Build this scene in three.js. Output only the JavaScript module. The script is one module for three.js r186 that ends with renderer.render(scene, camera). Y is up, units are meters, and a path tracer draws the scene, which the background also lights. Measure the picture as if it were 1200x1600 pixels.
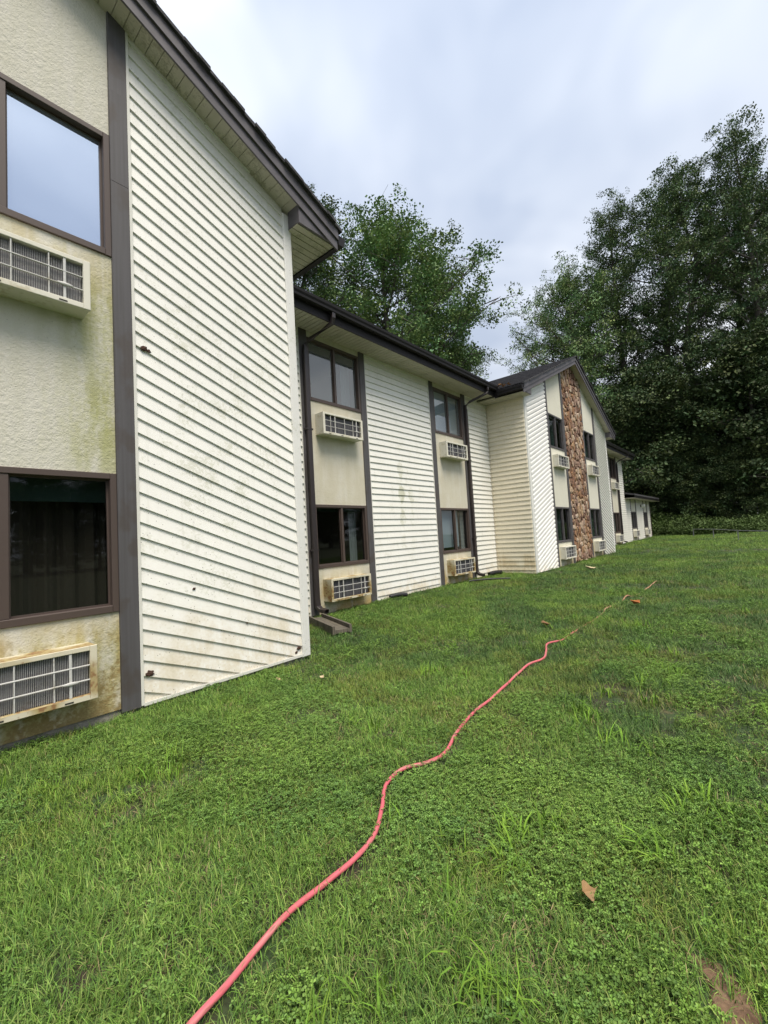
import * as THREE from 'three';
import { mergeGeometries } from 'three/addons/utils/BufferGeometryUtils.js';

// ------------------------------------------------------------------ camera
const scene = new THREE.Scene();
const camera = new THREE.PerspectiveCamera(98.99, 0.75, 0.05, 900);
{
  const r = new THREE.Vector3(0.650054, -0.058066, 0.757666), u = new THREE.Vector3(-0.00742, 0.996544, 0.082739), f = new THREE.Vector3(0.759852, 0.059407, -0.647376);
  const m = new THREE.Matrix4().makeBasis(r, u, f.negate());
  camera.quaternion.setFromRotationMatrix(m);
  camera.position.set(0, 1.36, 0);
  camera.updateMatrixWorld();
}
// ------------------------------------------------------------------ random and noise
function rng(seed) { let a = seed | 0; return () => { a = (a + 0x6d2b79f5) | 0; let t = Math.imul(a ^ (a >>> 15), 1 | a); t = (t + Math.imul(t ^ (t >>> 7), 61 | t)) ^ t; return ((t ^ (t >>> 14)) >>> 0) / 4294967296; }; }
function hash(x, y, s) { let h = Math.imul(x, 374761393) + Math.imul(y, 668265263) + Math.imul(s, 974634533); h = Math.imul(h ^ (h >>> 13), 1274126177); return ((h ^ (h >>> 16)) >>> 0) / 4294967296; }
function vnoise(x, y, s = 0) {
  const xi = Math.floor(x), yi = Math.floor(y), fx = x - xi, fy = y - yi, u = fx * fx * (3 - 2 * fx), v = fy * fy * (3 - 2 * fy);
  const a = hash(xi, yi, s), b = hash(xi + 1, yi, s), c = hash(xi, yi + 1, s), d = hash(xi + 1, yi + 1, s);
  return a + (b - a) * u + (c - a) * v + (a - b - c + d) * u * v;
}
function fbm(x, y, s = 0, o = 4) { let t = 0, a = 0.5, n = 0; for (let i = 0; i < o; i++) { t += a * vnoise(x, y, s + i * 17); n += a; a *= 0.5; x *= 2.03; y *= 2.03; } return t / n; }
function pnoise(x, y, p, s) { // periodic value noise
  const xi = Math.floor(x), yi = Math.floor(y), fx = x - xi, fy = y - yi, u = fx * fx * (3 - 2 * fx), v = fy * fy * (3 - 2 * fy), w = (k) => ((k % p) + p) % p;
  const a = hash(w(xi), w(yi), s), b = hash(w(xi + 1), w(yi), s), c = hash(w(xi), w(yi + 1), s), d = hash(w(xi + 1), w(yi + 1), s);
  return a + (b - a) * u + (c - a) * v + (a - b - c + d) * u * v;
}
function pfbm(u, v, p, s, o = 4) { let t = 0, a = 0.5, n = 0; for (let i = 0; i < o; i++) { t += a * pnoise(u * p, v * p, p, s + i * 13); n += a; a *= 0.5; p *= 2; } return t / n; }
const clamp = (x, a = 0, b = 1) => Math.min(b, Math.max(a, x));
const sm = (a, b, x) => { const t = clamp((x - a) / (b - a)); return t * t * (3 - 2 * t); };
const mix = (a, b, t) => a + (b - a) * t;
const mix3 = (a, b, t) => [mix(a[0], b[0], t), mix(a[1], b[1], t), mix(a[2], b[2], t)];

// ------------------------------------------------------------------ sky: overcast, soft cloud structure
{
  const W = 1024, H = 512, d = new Float32Array(W * H * 4);
  for (let j = 0; j < H; j++) {
    const el = ((j + 0.5) / H - 0.5) * Math.PI;
    for (let i = 0; i < W; i++) {
      const az = ((i + 0.5) / W) * Math.PI * 2, cy = Math.sin(el), cr = Math.cos(el), x = Math.cos(az) * cr, z = Math.sin(az) * cr;
      // cloud layer seen from below
      const k = 1 / (Math.max(cy, 0) + 0.22), px = x * k * 1.5, pz = z * k * 1.5;
      const wx = fbm(px * 0.9 + 3, pz * 0.9, 5, 3) - 0.5, wz = fbm(px * 0.9, pz * 0.9 + 9, 8, 3) - 0.5;
      const c = fbm(px + wx * 1.6 + 20, pz + wz * 1.6 + 20, 21, 5), c2 = fbm(px * 2.7 + 50 + wx, pz * 2.7 + wz, 33, 4);
      const t = clamp(sm(0.3, 0.66, c) * 0.85 + (c2 - 0.4) * 0.8);
      const thin = [0.2, 0.23, 0.288], thick = [0.395, 0.41, 0.434];
      let col = mix3(thin, thick, t);
      const over = 0.92 + 0.3 * sm(0.1, 1, Math.max(cy, 0)); // an overcast dome is brightest overhead
      col = col.map((q) => q * over);
      if (cy < 0) col = mix3(col, [0.12, 0.14, 0.1], sm(0, -0.08, cy));
      const o = (j * W + i) * 4; d[o] = col[0]; d[o + 1] = col[1]; d[o + 2] = col[2]; d[o + 3] = 1;
    }
  }
  const t = new THREE.DataTexture(d, W, H, THREE.RGBAFormat, THREE.FloatType);
  t.mapping = THREE.EquirectangularReflectionMapping; t.magFilter = THREE.LinearFilter; t.minFilter = THREE.LinearFilter; t.wrapS = THREE.RepeatWrapping; t.needsUpdate = true;
  scene.background = t; scene.environment = t;
}
const sun = new THREE.DirectionalLight(0xfff4e4, 1.5);
sun.position.set(1.6, 35, 12.6); sun.target.position.set(8, 0, -5);
sun.castShadow = true; sun.shadow.radius = 50; sun.shadow.mapSize.set(2048, 2048);
Object.assign(sun.shadow.camera, { left: -40, right: 60, top: 50, bottom: -40, near: 1, far: 140 });
scene.add(sun, sun.target);
const renderer = new THREE.WebGLRenderer({ antialias: true });
renderer.toneMapping = THREE.LinearToneMapping;
renderer.toneMappingExposure = 2.75;
renderer.shadowMap.enabled = true;

// ------------------------------------------------------------------ texture helpers
function finish(t, srgb) { t.magFilter = THREE.LinearFilter; t.minFilter = THREE.LinearMipmapLinearFilter; t.generateMipmaps = true; t.wrapS = t.wrapT = THREE.RepeatWrapping; if (srgb) t.colorSpace = THREE.SRGBColorSpace; t.needsUpdate = true; return t; }
const enc = (x) => { x = clamp(x); return 255 * (x < 0.0031308 ? 12.92 * x : 1.055 * Math.pow(x, 1 / 2.4) - 0.055); };
function colorTex(w, h, fn) { // fn(u, v) -> linear rgb
  const d = new Uint8Array(w * h * 4);
  for (let j = 0; j < h; j++) for (let i = 0; i < w; i++) { const c = fn((i + 0.5) / w, (j + 0.5) / h), o = (j * w + i) * 4; d[o] = enc(c[0]); d[o + 1] = enc(c[1]); d[o + 2] = enc(c[2]); d[o + 3] = 255; }
  return finish(new THREE.DataTexture(d, w, h), true);
}
function grayTex(w, h, fn) {
  const d = new Uint8Array(w * h * 4);
  for (let j = 0; j < h; j++) for (let i = 0; i < w; i++) { const c = clamp(fn((i + 0.5) / w, (j + 0.5) / h)) * 255, o = (j * w + i) * 4; d[o] = d[o + 1] = d[o + 2] = c; d[o + 3] = 255; }
  return finish(new THREE.DataTexture(d, w, h), false);
}
const std = (o) => new THREE.MeshStandardMaterial(o);
const lin = (r, g, b) => new THREE.Color().setRGB(r, g, b);

// ------------------------------------------------------------------ geometry builder: flat shaded faces, uv in metres
class Geo {
  constructor(uvf) { this.p = []; this.uv = []; this.uvf = uvf; }
  tri(a, b, c) {
    const n = [(b[1] - a[1]) * (c[2] - a[2]) - (b[2] - a[2]) * (c[1] - a[1]), (b[2] - a[2]) * (c[0] - a[0]) - (b[0] - a[0]) * (c[2] - a[2]), (b[0] - a[0]) * (c[1] - a[1]) - (b[1] - a[1]) * (c[0] - a[0])].map(Math.abs);
    for (const q of [a, b, c]) {
      this.p.push(q[0], q[1], q[2]);
      if (this.uvf) this.uv.push(...this.uvf(q, n));
      else if (n[1] > n[0] && n[1] > n[2]) this.uv.push(q[0], q[2]);
      else if (n[0] > n[2]) this.uv.push(q[2], q[1]);
      else this.uv.push(q[0], q[1]);
    }
  }
  quad(a, b, c, d) { this.tri(a, b, c); this.tri(a, c, d); return this; }
  box(x0, x1, y0, y1, z0, z1) {
    const v = (x, y, z) => [x ? x1 : x0, y ? y1 : y0, z ? z1 : z0];
    this.quad(v(0, 0, 1), v(1, 0, 1), v(1, 1, 1), v(0, 1, 1)).quad(v(1, 0, 0), v(0, 0, 0), v(0, 1, 0), v(1, 1, 0));
    this.quad(v(1, 0, 1), v(1, 0, 0), v(1, 1, 0), v(1, 1, 1)).quad(v(0, 0, 0), v(0, 0, 1), v(0, 1, 1), v(0, 1, 0));
    this.quad(v(0, 1, 1), v(1, 1, 1), v(1, 1, 0), v(0, 1, 0)).quad(v(0, 0, 0), v(1, 0, 0), v(1, 0, 1), v(0, 0, 1));
    return this;
  }
  // box with chamfered edges along its front (z1) face
  cbox(x0, x1, y0, y1, z0, z1, c = 0.004) {
    const z = z1 - c, f = [[x0 + c, y0 + c, z1], [x1 - c, y0 + c, z1], [x1 - c, y1 - c, z1], [x0 + c, y1 - c, z1]], m = [[x0, y0, z], [x1, y0, z], [x1, y1, z], [x0, y1, z]], b = m.map((q) => [q[0], q[1], z0]);
    this.quad(...f); this.quad(b[3], b[2], b[1], b[0]);
    for (let i = 0; i < 4; i++) { const k = (i + 1) % 4; this.quad(m[i], m[k], f[k], f[i]); this.quad(b[i], b[k], m[k], m[i]); }
    return this;
  }
  // convex polygon list front (ccw seen from outside) and matching back
  prism(front, back) {
    for (let i = 1; i + 1 < front.length; i++) { this.tri(front[0], front[i], front[i + 1]); this.tri(back[0], back[i + 1], back[i]); }
    for (let i = 0; i < front.length; i++) { const k = (i + 1) % front.length; this.quad(front[i], back[i], back[k], front[k]); }
    return this;
  }
  geo() {
    const g = new THREE.BufferGeometry();
    g.setAttribute('position', new THREE.Float32BufferAttribute(this.p, 3)); g.setAttribute('uv', new THREE.Float32BufferAttribute(this.uv, 2));
    g.computeVertexNormals(); return g;
  }
  mesh(name, mat, parent) { return put(name, this.geo(), mat, parent); }
}
function put(name, geo, mat, parent) { const m = new THREE.Mesh(geo, mat); m.name = name; m.castShadow = m.receiveShadow = true; (parent ?? scene).add(m); return m; }
const used = new Map();
function numbered(n) { const k = used.get(n) ?? 0; used.set(n, k + 1); return k ? n + '_' + String(k).padStart(3, '0') : n; }
function thing(name, label, category, pos = [0, 0, 0], group) {
  const g = new THREE.Group(); g.name = numbered(name); g.position.set(...pos); g.userData = { label, category }; if (group) g.userData.group = group; scene.add(g); return g;
}
function tag(o, label, category, group) { o.name = numbered(o.name); o.userData.label = label; o.userData.category = category; if (group) o.userData.group = group; return o; }
function structure(o) { o.userData.kind = 'structure'; return o; }
// smooth tube through points with radii
function tube(pts, radii, sides = 8, cap = true) {
  const P = [], N = [], U = [], I = []; let len = 0, ref = new THREE.Vector3(0.13, 0.05, 1).normalize();
  const t = new THREE.Vector3(), a = new THREE.Vector3(), b = new THREE.Vector3();
  for (let i = 0; i < pts.length; i++) {
    t.subVectors(pts[Math.min(i + 1, pts.length - 1)], pts[Math.max(i - 1, 0)]).normalize();
    a.crossVectors(ref, t); if (a.lengthSq() < 0.01) a.crossVectors(new THREE.Vector3(1, 0, 0), t); a.normalize(); b.crossVectors(t, a).normalize();
    ref.copy(b).cross(t).negate(); ref.crossVectors(t, a);
    if (i) len += pts[i].distanceTo(pts[i - 1]);
    for (let s = 0; s <= sides; s++) {
      const w = (s / sides) * Math.PI * 2, c = Math.cos(w), d = Math.sin(w), nx = a.x * c + b.x * d, ny = a.y * c + b.y * d, nz = a.z * c + b.z * d;
      P.push(pts[i].x + nx * radii[i], pts[i].y + ny * radii[i], pts[i].z + nz * radii[i]); N.push(nx, ny, nz); U.push((s / sides) * Math.PI * 2 * radii[i], len);
    }
  }
  const w = sides + 1;
  for (let i = 0; i + 1 < pts.length; i++) for (let s = 0; s < sides; s++) { const k = i * w + s; I.push(k, k + 1, k + w, k + 1, k + w + 1, k + w); }
  if (cap) for (const [e, dir] of [[0, 1], [pts.length - 1, -1]]) for (let s = 1; s + 1 < sides; s++) dir > 0 ? I.push(e * w, e * w + s + 1, e * w + s) : I.push(e * w, e * w + s, e * w + s + 1);
  const g = new THREE.BufferGeometry();
  g.setAttribute('position', new THREE.Float32BufferAttribute(P, 3)); g.setAttribute('normal', new THREE.Float32BufferAttribute(N, 3)); g.setAttribute('uv', new THREE.Float32BufferAttribute(U, 2)); g.setIndex(I);
  return g;
}
const V = (x, y, z) => new THREE.Vector3(x, y, z);

// ------------------------------------------------------------------ ground
const ZA = -4.2, ZR = -6.15, ZB = -4.95; // near gabled bay, recessed wall, stone gabled bay
const grade = (x, z) => -0.035 + 0.008 * clamp(x, -10, 60) + 0.012 * Math.max(0, -6.3 - z) * 0;
const height = (x, z) => grade(x, z) + (fbm(x * 0.55 + 40, z * 0.55, 3, 3) - 0.5) * 0.07 + (fbm(x * 2.3, z * 2.3 + 7, 4, 2) - 0.5) * 0.025;
const bayA = [-5.72, 3.38], bayB = [12.41, 21.41];
function wallZ(x) { if (x > bayA[0] && x < bayA[1]) return ZA; if (x > bayB[0] && x < bayB[1]) return ZB; return x > -9 && x < 38 ? ZR : -99; }
const bareSpot = (x, z) => { // the worn spot near the camera: 1 inside
  const dx = x - 1.6, dz = z + 0.175, q = (dx * 0.88 - dz * 0.47) / 0.15, w = (dx * 0.47 + dz * 0.88) / 0.058; const r = Math.sqrt(q * q + w * w) + (fbm(x * 16, z * 16, 77, 3) - 0.5) * 1.1; return r < 1;
};
const soilTex = colorTex(1024, 1024, (u, v) => {
  const a = pfbm(u, v, 8, 1, 5), b = pfbm(u, v, 32, 9, 3), c = pfbm(u, v, 128, 5, 2), fib = pnoise(u * 300, v * 36, 36 * 1, 4);
  let col = mix3([0.035, 0.028, 0.016], [0.035, 0.062, 0.018], sm(0.3, 0.62, a));
  col = mix3(col, [0.12, 0.095, 0.048], sm(0.6, 0.85, b) * 0.7);
  const k = 0.65 + 0.7 * c; return col.map((q) => q * k);
});
const soilBump = grayTex(512, 512, (u, v) => pfbm(u, v, 24, 31, 4));
const M = {};
{
  const g1 = new THREE.PlaneGeometry(1, 1, 1, 1); g1.dispose();
  const xs = [], zs = [];
  for (let x = -60; x < -6; x += 6) xs.push(x); for (let x = -6; x < 14; x += 0.2) xs.push(x); for (let x = 14; x < 50; x += 0.6) xs.push(x); for (let x = 50; x <= 600; x += 25) xs.push(x);
  for (let z = -400; z < -40; z += 30) zs.push(z); for (let z = -40; z < -8; z += 4) zs.push(z); for (let z = -8; z < 4; z += 0.2) zs.push(z); for (let z = 4; z < 60; z += 4) zs.push(z); for (let z = 60; z <= 400; z += 30) zs.push(z);
  const P = [], U = [], I = [];
  for (const z of zs) for (const x of xs) { P.push(x, height(x, z), z); U.push(x / 1.7, z / 1.7); }
  for (let j = 0; j + 1 < zs.length; j++) for (let i = 0; i + 1 < xs.length; i++) { const k = j * xs.length + i; I.push(k, k + xs.length, k + 1, k + 1, k + xs.length, k + xs.length + 1); }
  const g = new THREE.BufferGeometry(); g.setAttribute('position', new THREE.Float32BufferAttribute(P, 3)); g.setAttribute('uv', new THREE.Float32BufferAttribute(U, 2)); g.setIndex(I); g.computeVertexNormals();
  M.soil = std({ map: soilTex, bumpMap: soilBump, bumpScale: 0.02, roughness: 0.95 });
  structure(put('ground', g, M.soil));
}

// ------------------------------------------------------------------ materials of the building
function vinyl(seed, o) { // o: x0, y0, w, h of the wall; tint; mildew(x, y) -> amount; warm(x, y)
  const W = o.tw ?? 512, H = o.th ?? 1024, base = o.base ?? [0.79, 0.78, 0.72];
  return colorTex(W, H, (u, v) => {
    const x = o.x0 + u * o.w, y = o.y0 + v * o.h;
    let c = base.slice();
    const tone = (fbm(x * 1.3, y * 0.8, seed, 4) - 0.5) * 0.1 + (fbm(x * 18, y * 9, seed + 3, 3) - 0.5) * 0.05;
    c = c.map((q) => q * (1 + tone));
    const grain = fbm(x * 60, y * 60, seed + 7, 3), blot = fbm(x * 5, y * 5, seed + 11, 4), streak = fbm(x * 26, y * 2.2, seed + 13, 4);
    const m = (o.mildew?.(x, y) ?? 0.15);
    const spot = sm(0.62 - m * 0.3, 0.8 - m * 0.2, blot * 0.55 + grain * 0.45);
    c = mix3(c, [0.36, 0.37, 0.22], clamp(spot * (0.18 + m * 0.38)));
    c = mix3(c, [0.25, 0.22, 0.15], sm(0.62, 0.85, streak) * 0.1);
    const wm = o.warm?.(x, y) ?? 0; // splashed clay
    if (wm) c = mix3(c, [0.58, 0.48, 0.3], clamp(wm * sm(0.28, 0.62, blot * 0.5 + grain * 0.25 + streak * 0.25)));
    if (hash(Math.floor(x * 160), Math.floor(y * 160), seed + 50) > 0.9975) c = c.map((q) => q * 0.35);
    return c;
  });
}
function stucco(seed, o) {
  const base = o.base ?? [0.6, 0.57, 0.47];
  return colorTex(o.tw ?? 512, o.th ?? 512, (u, v) => {
    const x = o.x0 + u * o.w, y = o.y0 + v * o.h, blot = fbm(x * 4, y * 4, seed, 5), grain = fbm(x * 45, y * 45, seed + 4, 3), streak = fbm(x * 14, y * 1.5, seed + 8, 4), fine = hash(Math.floor(x * 300), Math.floor(y * 300), seed);
    let c = base.map((q) => q * (0.9 + 0.2 * grain + (blot - 0.5) * 0.14));
    const a = o.algae?.(x, y) ?? 0.1;
    c = mix3(c, [0.34, 0.35, 0.13], clamp(a * sm(0.25, 0.66, streak * 0.6 + grain * 0.2 + blot * 0.2)));
    const d = o.dirt?.(x, y) ?? 0;
    c = mix3(c, [0.14, 0.11, 0.05], clamp(d * sm(0.42, 0.66, blot * 0.55 + grain * 0.45)));
    const k = o.ochre?.(x, y) ?? 0;
    c = mix3(c, [0.45, 0.33, 0.13], clamp(k * sm(0.25, 0.6, blot * 0.6 + streak * 0.4)));
    if (fine > 0.997) c = c.map((q) => q * 0.45);
    return c;
  });
}
const stuccoBump = grayTex(512, 512, (u, v) => pfbm(u, v, 32, 71, 4) * 0.6 + pfbm(u * 1, v, 96, 73, 2) * 0.4);
stuccoBump.repeat.set(1, 1);
const boxUV = (x0, y0, w, h, ax = 0) => (q) => [(q[ax] - x0) / w, (q[1] - y0) / h];
const darkTrimTex = colorTex(256, 1024, (u, v) => {
  const s = fbm(u * 60, v * 9, 91, 4), b = fbm(u * 6, v * 24, 95, 4); let c = mix3([0.062, 0.058, 0.06], [0.098, 0.094, 0.1], s);
  c = mix3(c, [0.06, 0.045, 0.035], sm(0.55, 0.75, b) * 0.5); return c;
});
const trimUV = (q, n) => [(n[0] > n[2] ? q[2] : q[0]) * 1.0, q[1] / 5.6];
M.trim = std({ map: darkTrimTex, roughness: 0.62 });
M.brown = std({ color: lin(0.075, 0.054, 0.046), roughness: 0.5 });
M.fascia = std({ map: colorTex(256, 256, (u, v) => { const s = pfbm(u, v, 12, 12, 4); return mix3([0.075, 0.068, 0.075], [0.125, 0.115, 0.125], s); }), roughness: 0.55 });
M.gutter = new THREE.MeshPhysicalMaterial({ color: lin(0.011, 0.0095, 0.01), roughness: 0.6, specularIntensity: 0.6 });
M.pipe = std({ color: lin(0.034, 0.026, 0.027), roughness: 0.42 });
M.channel = std({ color: lin(0.68, 0.675, 0.62), roughness: 0.6 });
M.cornerBoard = std({ map: vinyl(300, { x0: 0, y0: 0, w: 1, h: 6, tw: 128, th: 1024, base: [0.73, 0.73, 0.7], mildew: () => 0.12 }), roughness: 0.55 });
M.concrete = std({ map: colorTex(512, 512, (u, v) => { const a = pfbm(u, v, 10, 5, 5), b = pfbm(u, v, 64, 8, 3); return mix3([0.16, 0.15, 0.12], [0.34, 0.32, 0.27], a).map((q) => q * (0.75 + 0.5 * b)); }), bumpMap: soilBump, bumpScale: 0.008, roughness: 0.92 });
M.room = std({ color: lin(0.3, 0.26, 0.21), roughness: 0.9 });
M.back = std({ color: lin(0.5, 0.48, 0.42), roughness: 0.8 });
const glass = (o = {}) => new THREE.MeshPhysicalMaterial({ color: 0xffffff, roughness: 0.015, transmission: 1, thickness: 0, ior: 1.52, ...o });
M.glass = glass({ color: lin(0.5, 0.55, 0.55), ior: 1.5 });
M.glassFilm = glass({ color: lin(0.66, 0.76, 0.93), metalness: 0.8, ior: 1.9, roughness: 0.012 });
M.soffit = std({ map: colorTex(512, 512, (u, v) => { const a = pfbm(u, v, 6, 41, 5), g = pfbm(u, v, 90, 44, 2); let c = [0.52, 0.49, 0.4].map((q) => q * (0.88 + 0.24 * a)); return mix3(c, [0.19, 0.18, 0.11], sm(0.5, 0.75, a * 0.6 + g * 0.4) * 0.55); }), roughness: 0.75 });

// ------------------------------------------------------------------ the building
const S = 5.33, LO = [0.87, 2.05], UP = [4.0, 5.15], UPR = [4.0, 5.21];
const PITCH = 0.43, EDGE = 5.5;
const building = thing('motel_building', 'long two storey motel building with cream siding, stucco panels and stone gable', 'building', [0, 0, 0]);

// A clad wall: convex outline in (u, y); frame gives the point for (u, y, out). Boards follow lines of slope sl.
function clad(name, outline, at, sl, mat, opts = {}) {
  const step = opts.step ?? 0.135, uvf = opts.uvf;
  const area2 = outline.reduce((s, q, i) => { const r = outline[(i + 1) % outline.length]; return s + q[0] * r[1] - r[0] * q[1]; }, 0);
  const poly = area2 < 0 ? outline.slice().reverse() : outline;
  const back = new Geo(uvf); back.prism(poly.map((q) => at(q[0], q[1], 0)), poly.map((q) => at(q[0], q[1], -0.12)));
  const wall = back.mesh(name, mat, building);
  if (opts.label) wall.userData.label = opts.label;
  const cut = (pl, f) => { const out = []; for (let i = 0; i < pl.length; i++) { const a = pl[i], b = pl[(i + 1) % pl.length], fa = f(a), fb = f(b); if (fa >= 0) out.push(a); if ((fa > 0 && fb < 0) || (fa < 0 && fb > 0)) { const t = fa / (fa - fb); out.push([mix(a[0], b[0], t), mix(a[1], b[1], t)]); } } return out; };
  const t = poly.map((q) => q[1] - sl * q[0]), lo = Math.min(...t), hi = Math.max(...t), bits = [];
  for (let c = lo - step * (opts.phase ?? 0.3); c < hi; c += step) {
    let pl = cut(cut(poly, (q) => q[1] - sl * q[0] - c), (q) => c + step - (q[1] - sl * q[0]));
    if (pl.length < 3) continue;
    const a2 = Math.abs(pl.reduce((s, q, i) => { const r = pl[(i + 1) % pl.length]; return s + q[0] * r[1] - r[0] * q[1]; }, 0)); if (a2 < 0.0015) continue;
    const out = (q) => 0.003 + (opts.lip ?? 0.029) * (1 - (q[1] - sl * q[0] - c) / step), g = new Geo(uvf);
    if (opts.scoop) { // flat face below, hollowed neck above that runs under the next lap
      const h = c + step * (1 - opts.scoop), dep = (q) => { const f = (q[1] - sl * q[0] - c) / step; return f <= 1 - opts.scoop + 1e-6 ? (opts.lip ?? 0.029) : mix(opts.lip ?? 0.029, 0.003, Math.pow((f - 1 + opts.scoop) / opts.scoop, 0.5)); };
      const lowP = cut(pl, (q) => h - (q[1] - sl * q[0])), m1 = cut(pl, (q) => (q[1] - sl * q[0]) - h), h2 = h + step * opts.scoop * 0.3, pieces = [lowP, cut(m1, (q) => h2 - (q[1] - sl * q[0])), cut(m1, (q) => (q[1] - sl * q[0]) - h2)];
      for (const pc of pieces) if (pc.length > 2) g.prism(pc.map((q) => at(q[0], q[1], dep(q))), pc.map((q) => at(q[0], q[1], 0.001)));
    } else g.prism(pl.map((q) => at(q[0], q[1], out(q))), pl.map((q) => at(q[0], q[1], 0.001)));
    bits.push(g.geo());
  }
  if (opts.merged) { const m = put('siding_courses', mergeGeometries(bits), mat, wall); m.userData.kind = 'stuff'; } else for (const b of bits) put('siding_board', b, mat, wall);
  return wall;
}
const front = (z) => (u, y, o) => [u, y, z + o];
const facing = (x, s) => (u, y, o) => [x + s * o, y, u]; // wall in the plane x = const, s = outward sign, u = z
const rake = (edge, dir) => (x) => EDGE + PITCH * (x - edge) * dir; // underside of the sloping soffit

// interior behind a window, curtains and glass
const curtainTex = colorTex(256, 64, (u) => { const f = 0.5 + 0.5 * Math.sin(u * Math.PI * 2 * 12); return [0.8, 0.8, 0.8].map((q) => q * (0.92 + 0.08 * f)); });
function curtain(g, x0, x1, y0, y1, z, amp, waves) {
  const n = Math.round(waves * 8); let a = null;
  for (let i = 0; i <= n; i++) { const x = mix(x0, x1, i / n), d = z + Math.sin((i / n) * waves * Math.PI * 2) * amp + Math.sin(i * 1.7) * amp * 0.3; if (a) g.quad([a[0], y0, a[1]], [x, y0, d], [x, y1, d], [a[0], y1, a[1]]); a = [x, d]; }
}
function windowUnit(x0, x1, y0, y1, z, o = {}) {
  const fw = o.fw ?? 0.055, mid = (x0 + x1) / 2 + (o.shift ?? 0), fr = new Geo();
  fr.cbox(x0, x0 + fw, y0, y1, z - 0.1, z + 0.022); fr.cbox(x1 - fw, x1, y0, y1, z - 0.1, z + 0.022);
  fr.cbox(x0 + fw, x1 - fw, y1 - fw, y1, z - 0.1, z + 0.021); fr.cbox(x0 + fw, x1 - fw, y0, y0 + fw * 1.15, z - 0.1, z + 0.026);
  const w = fr.mesh('window', o.frame ?? M.brown, building);
  new Geo().cbox(mid - 0.028, mid + 0.028, y0 + fw * 1.15, y1 - fw, z - 0.08, z + 0.014).mesh('mullion', o.frame ?? M.brown, w);
  const b0 = y0 + fw * 1.15, b1 = y1 - fw;
  for (const [a, b, k] of [[x0 + fw, mid - 0.028, 0], [mid + 0.028, x1 - fw, 1]]) {
    const zz = z - 0.03 - k * 0.016, p = new Geo().quad([a, b0, zz], [b, b0, zz], [b, b1, zz], [a, b1, zz]);
    p.mesh('pane', o.glass ?? M.glass, w);
    const s = new Geo(), e = 0.014; // thin sash bead around the pane
    s.box(a, a + e, b0, b1, zz - 0.012, zz + 0.01); s.box(b - e, b, b0, b1, zz - 0.012, zz + 0.01); s.box(a + e, b - e, b0, b0 + e, zz - 0.012, zz + 0.009); s.box(a + e, b - e, b1 - e, b1, zz - 0.012, zz + 0.009);
    s.mesh('sash', o.frame ?? M.brown, w);
  }
  const R = new Geo(), X0 = x0 - 0.5, X1 = x1 + 0.5, Y0 = y0 - 0.55, Y1 = y1 + 0.12, Z0 = z - 0.125, Z1 = z - 2.6;
  R.quad([X0, Y0, Z1], [X1, Y0, Z1], [X1, Y1, Z1], [X0, Y1, Z1]).quad([X0, Y0, Z0], [X0, Y0, Z1], [X0, Y1, Z1], [X0, Y1, Z0]).quad([X1, Y0, Z1], [X1, Y0, Z0], [X1, Y1, Z0], [X1, Y1, Z1]);
  R.quad([X0, Y1, Z1], [X1, Y1, Z1], [X1, Y1, Z0], [X0, Y1, Z0]).quad([X0, Y0, Z0], [X1, Y0, Z0], [X1, Y0, Z1], [X0, Y0, Z1]);
  R.mesh('interior', M.room, w);
  for (const c of o.curtains ?? []) { const g = new Geo(); curtain(g, x0 + c.x[0] * (x1 - x0), x0 + c.x[1] * (x1 - x0), y0 + c.y[0] * (y1 - y0), y0 + c.y[1] * (y1 - y0), z - (c.z ?? 0.2), c.amp ?? 0.02, c.waves ?? 4); g.mesh(c.name ?? 'curtain', c.mat, w); }
  return w;
}
const cloth = (r, g, b) => std({ color: lin(r, g, b), roughness: 0.95, side: THREE.DoubleSide });
M.valance = cloth(0.05, 0.085, 0.07); M.brownCurtain = cloth(0.06, 0.045, 0.032); M.blueBlind = cloth(0.55, 0.62, 0.68); M.paleCurtain = cloth(0.4, 0.42, 0.42); M.greenCurtain = cloth(0.06, 0.1, 0.09); M.beige = cloth(0.75, 0.62, 0.45);

function stuccoPanel(x0, x1, y0, top, z, mat, uvf) { // top: number or function of x
  const f = typeof top === 'number' ? () => top : top;
  const pts = [[x0, y0], [x1, y0], [x1, f(x1)], [x0, f(x0)]];
  if (Math.abs(f((x0 + x1) / 2) - (f(x0) + f(x1)) / 2) > 0.01) pts.splice(3, 0, [(x0 + x1) / 2, f((x0 + x1) / 2)]);
  return new Geo(uvf).prism(pts.map((q) => [q[0], q[1], z + 0.006]), pts.map((q) => [q[0], q[1], z - 0.12])).mesh('stucco_panel', mat, building);
}
function post(x0, x1, y0, top, z, mat = M.trim, out = 0.034) {
  const f = typeof top === 'number' ? () => top : top, c = 0.005, zz = z + out;
  const g = new Geo(trimUV), a = [[x0 + c, y0, zz], [x1 - c, y0, zz], [x1 - c, f(x1), zz], [x0 + c, f(x0), zz]], m = [[x0, y0, zz - c], [x1, y0, zz - c], [x1, f(x1), zz - c], [x0, f(x0), zz - c]], b = m.map((q) => [q[0], q[1], z - 0.1]);
  g.quad(...a); for (let i = 0; i < 4; i++) { const k = (i + 1) % 4; g.quad(m[i], m[k], a[k], a[i]); g.quad(b[i], b[k], m[k], m[i]); }
  return g.mesh('trim_post', mat, building);
}
const stuccoMat = (seed, o, bump = 0.006) => { const bm = stuccoBump.clone(); bm.repeat.set(o.w / 0.8, o.h / 0.8); bm.needsUpdate = true; return std({ map: stucco(seed, o), bumpMap: bm, bumpScale: bump, roughness: 0.93 }); };

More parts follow.
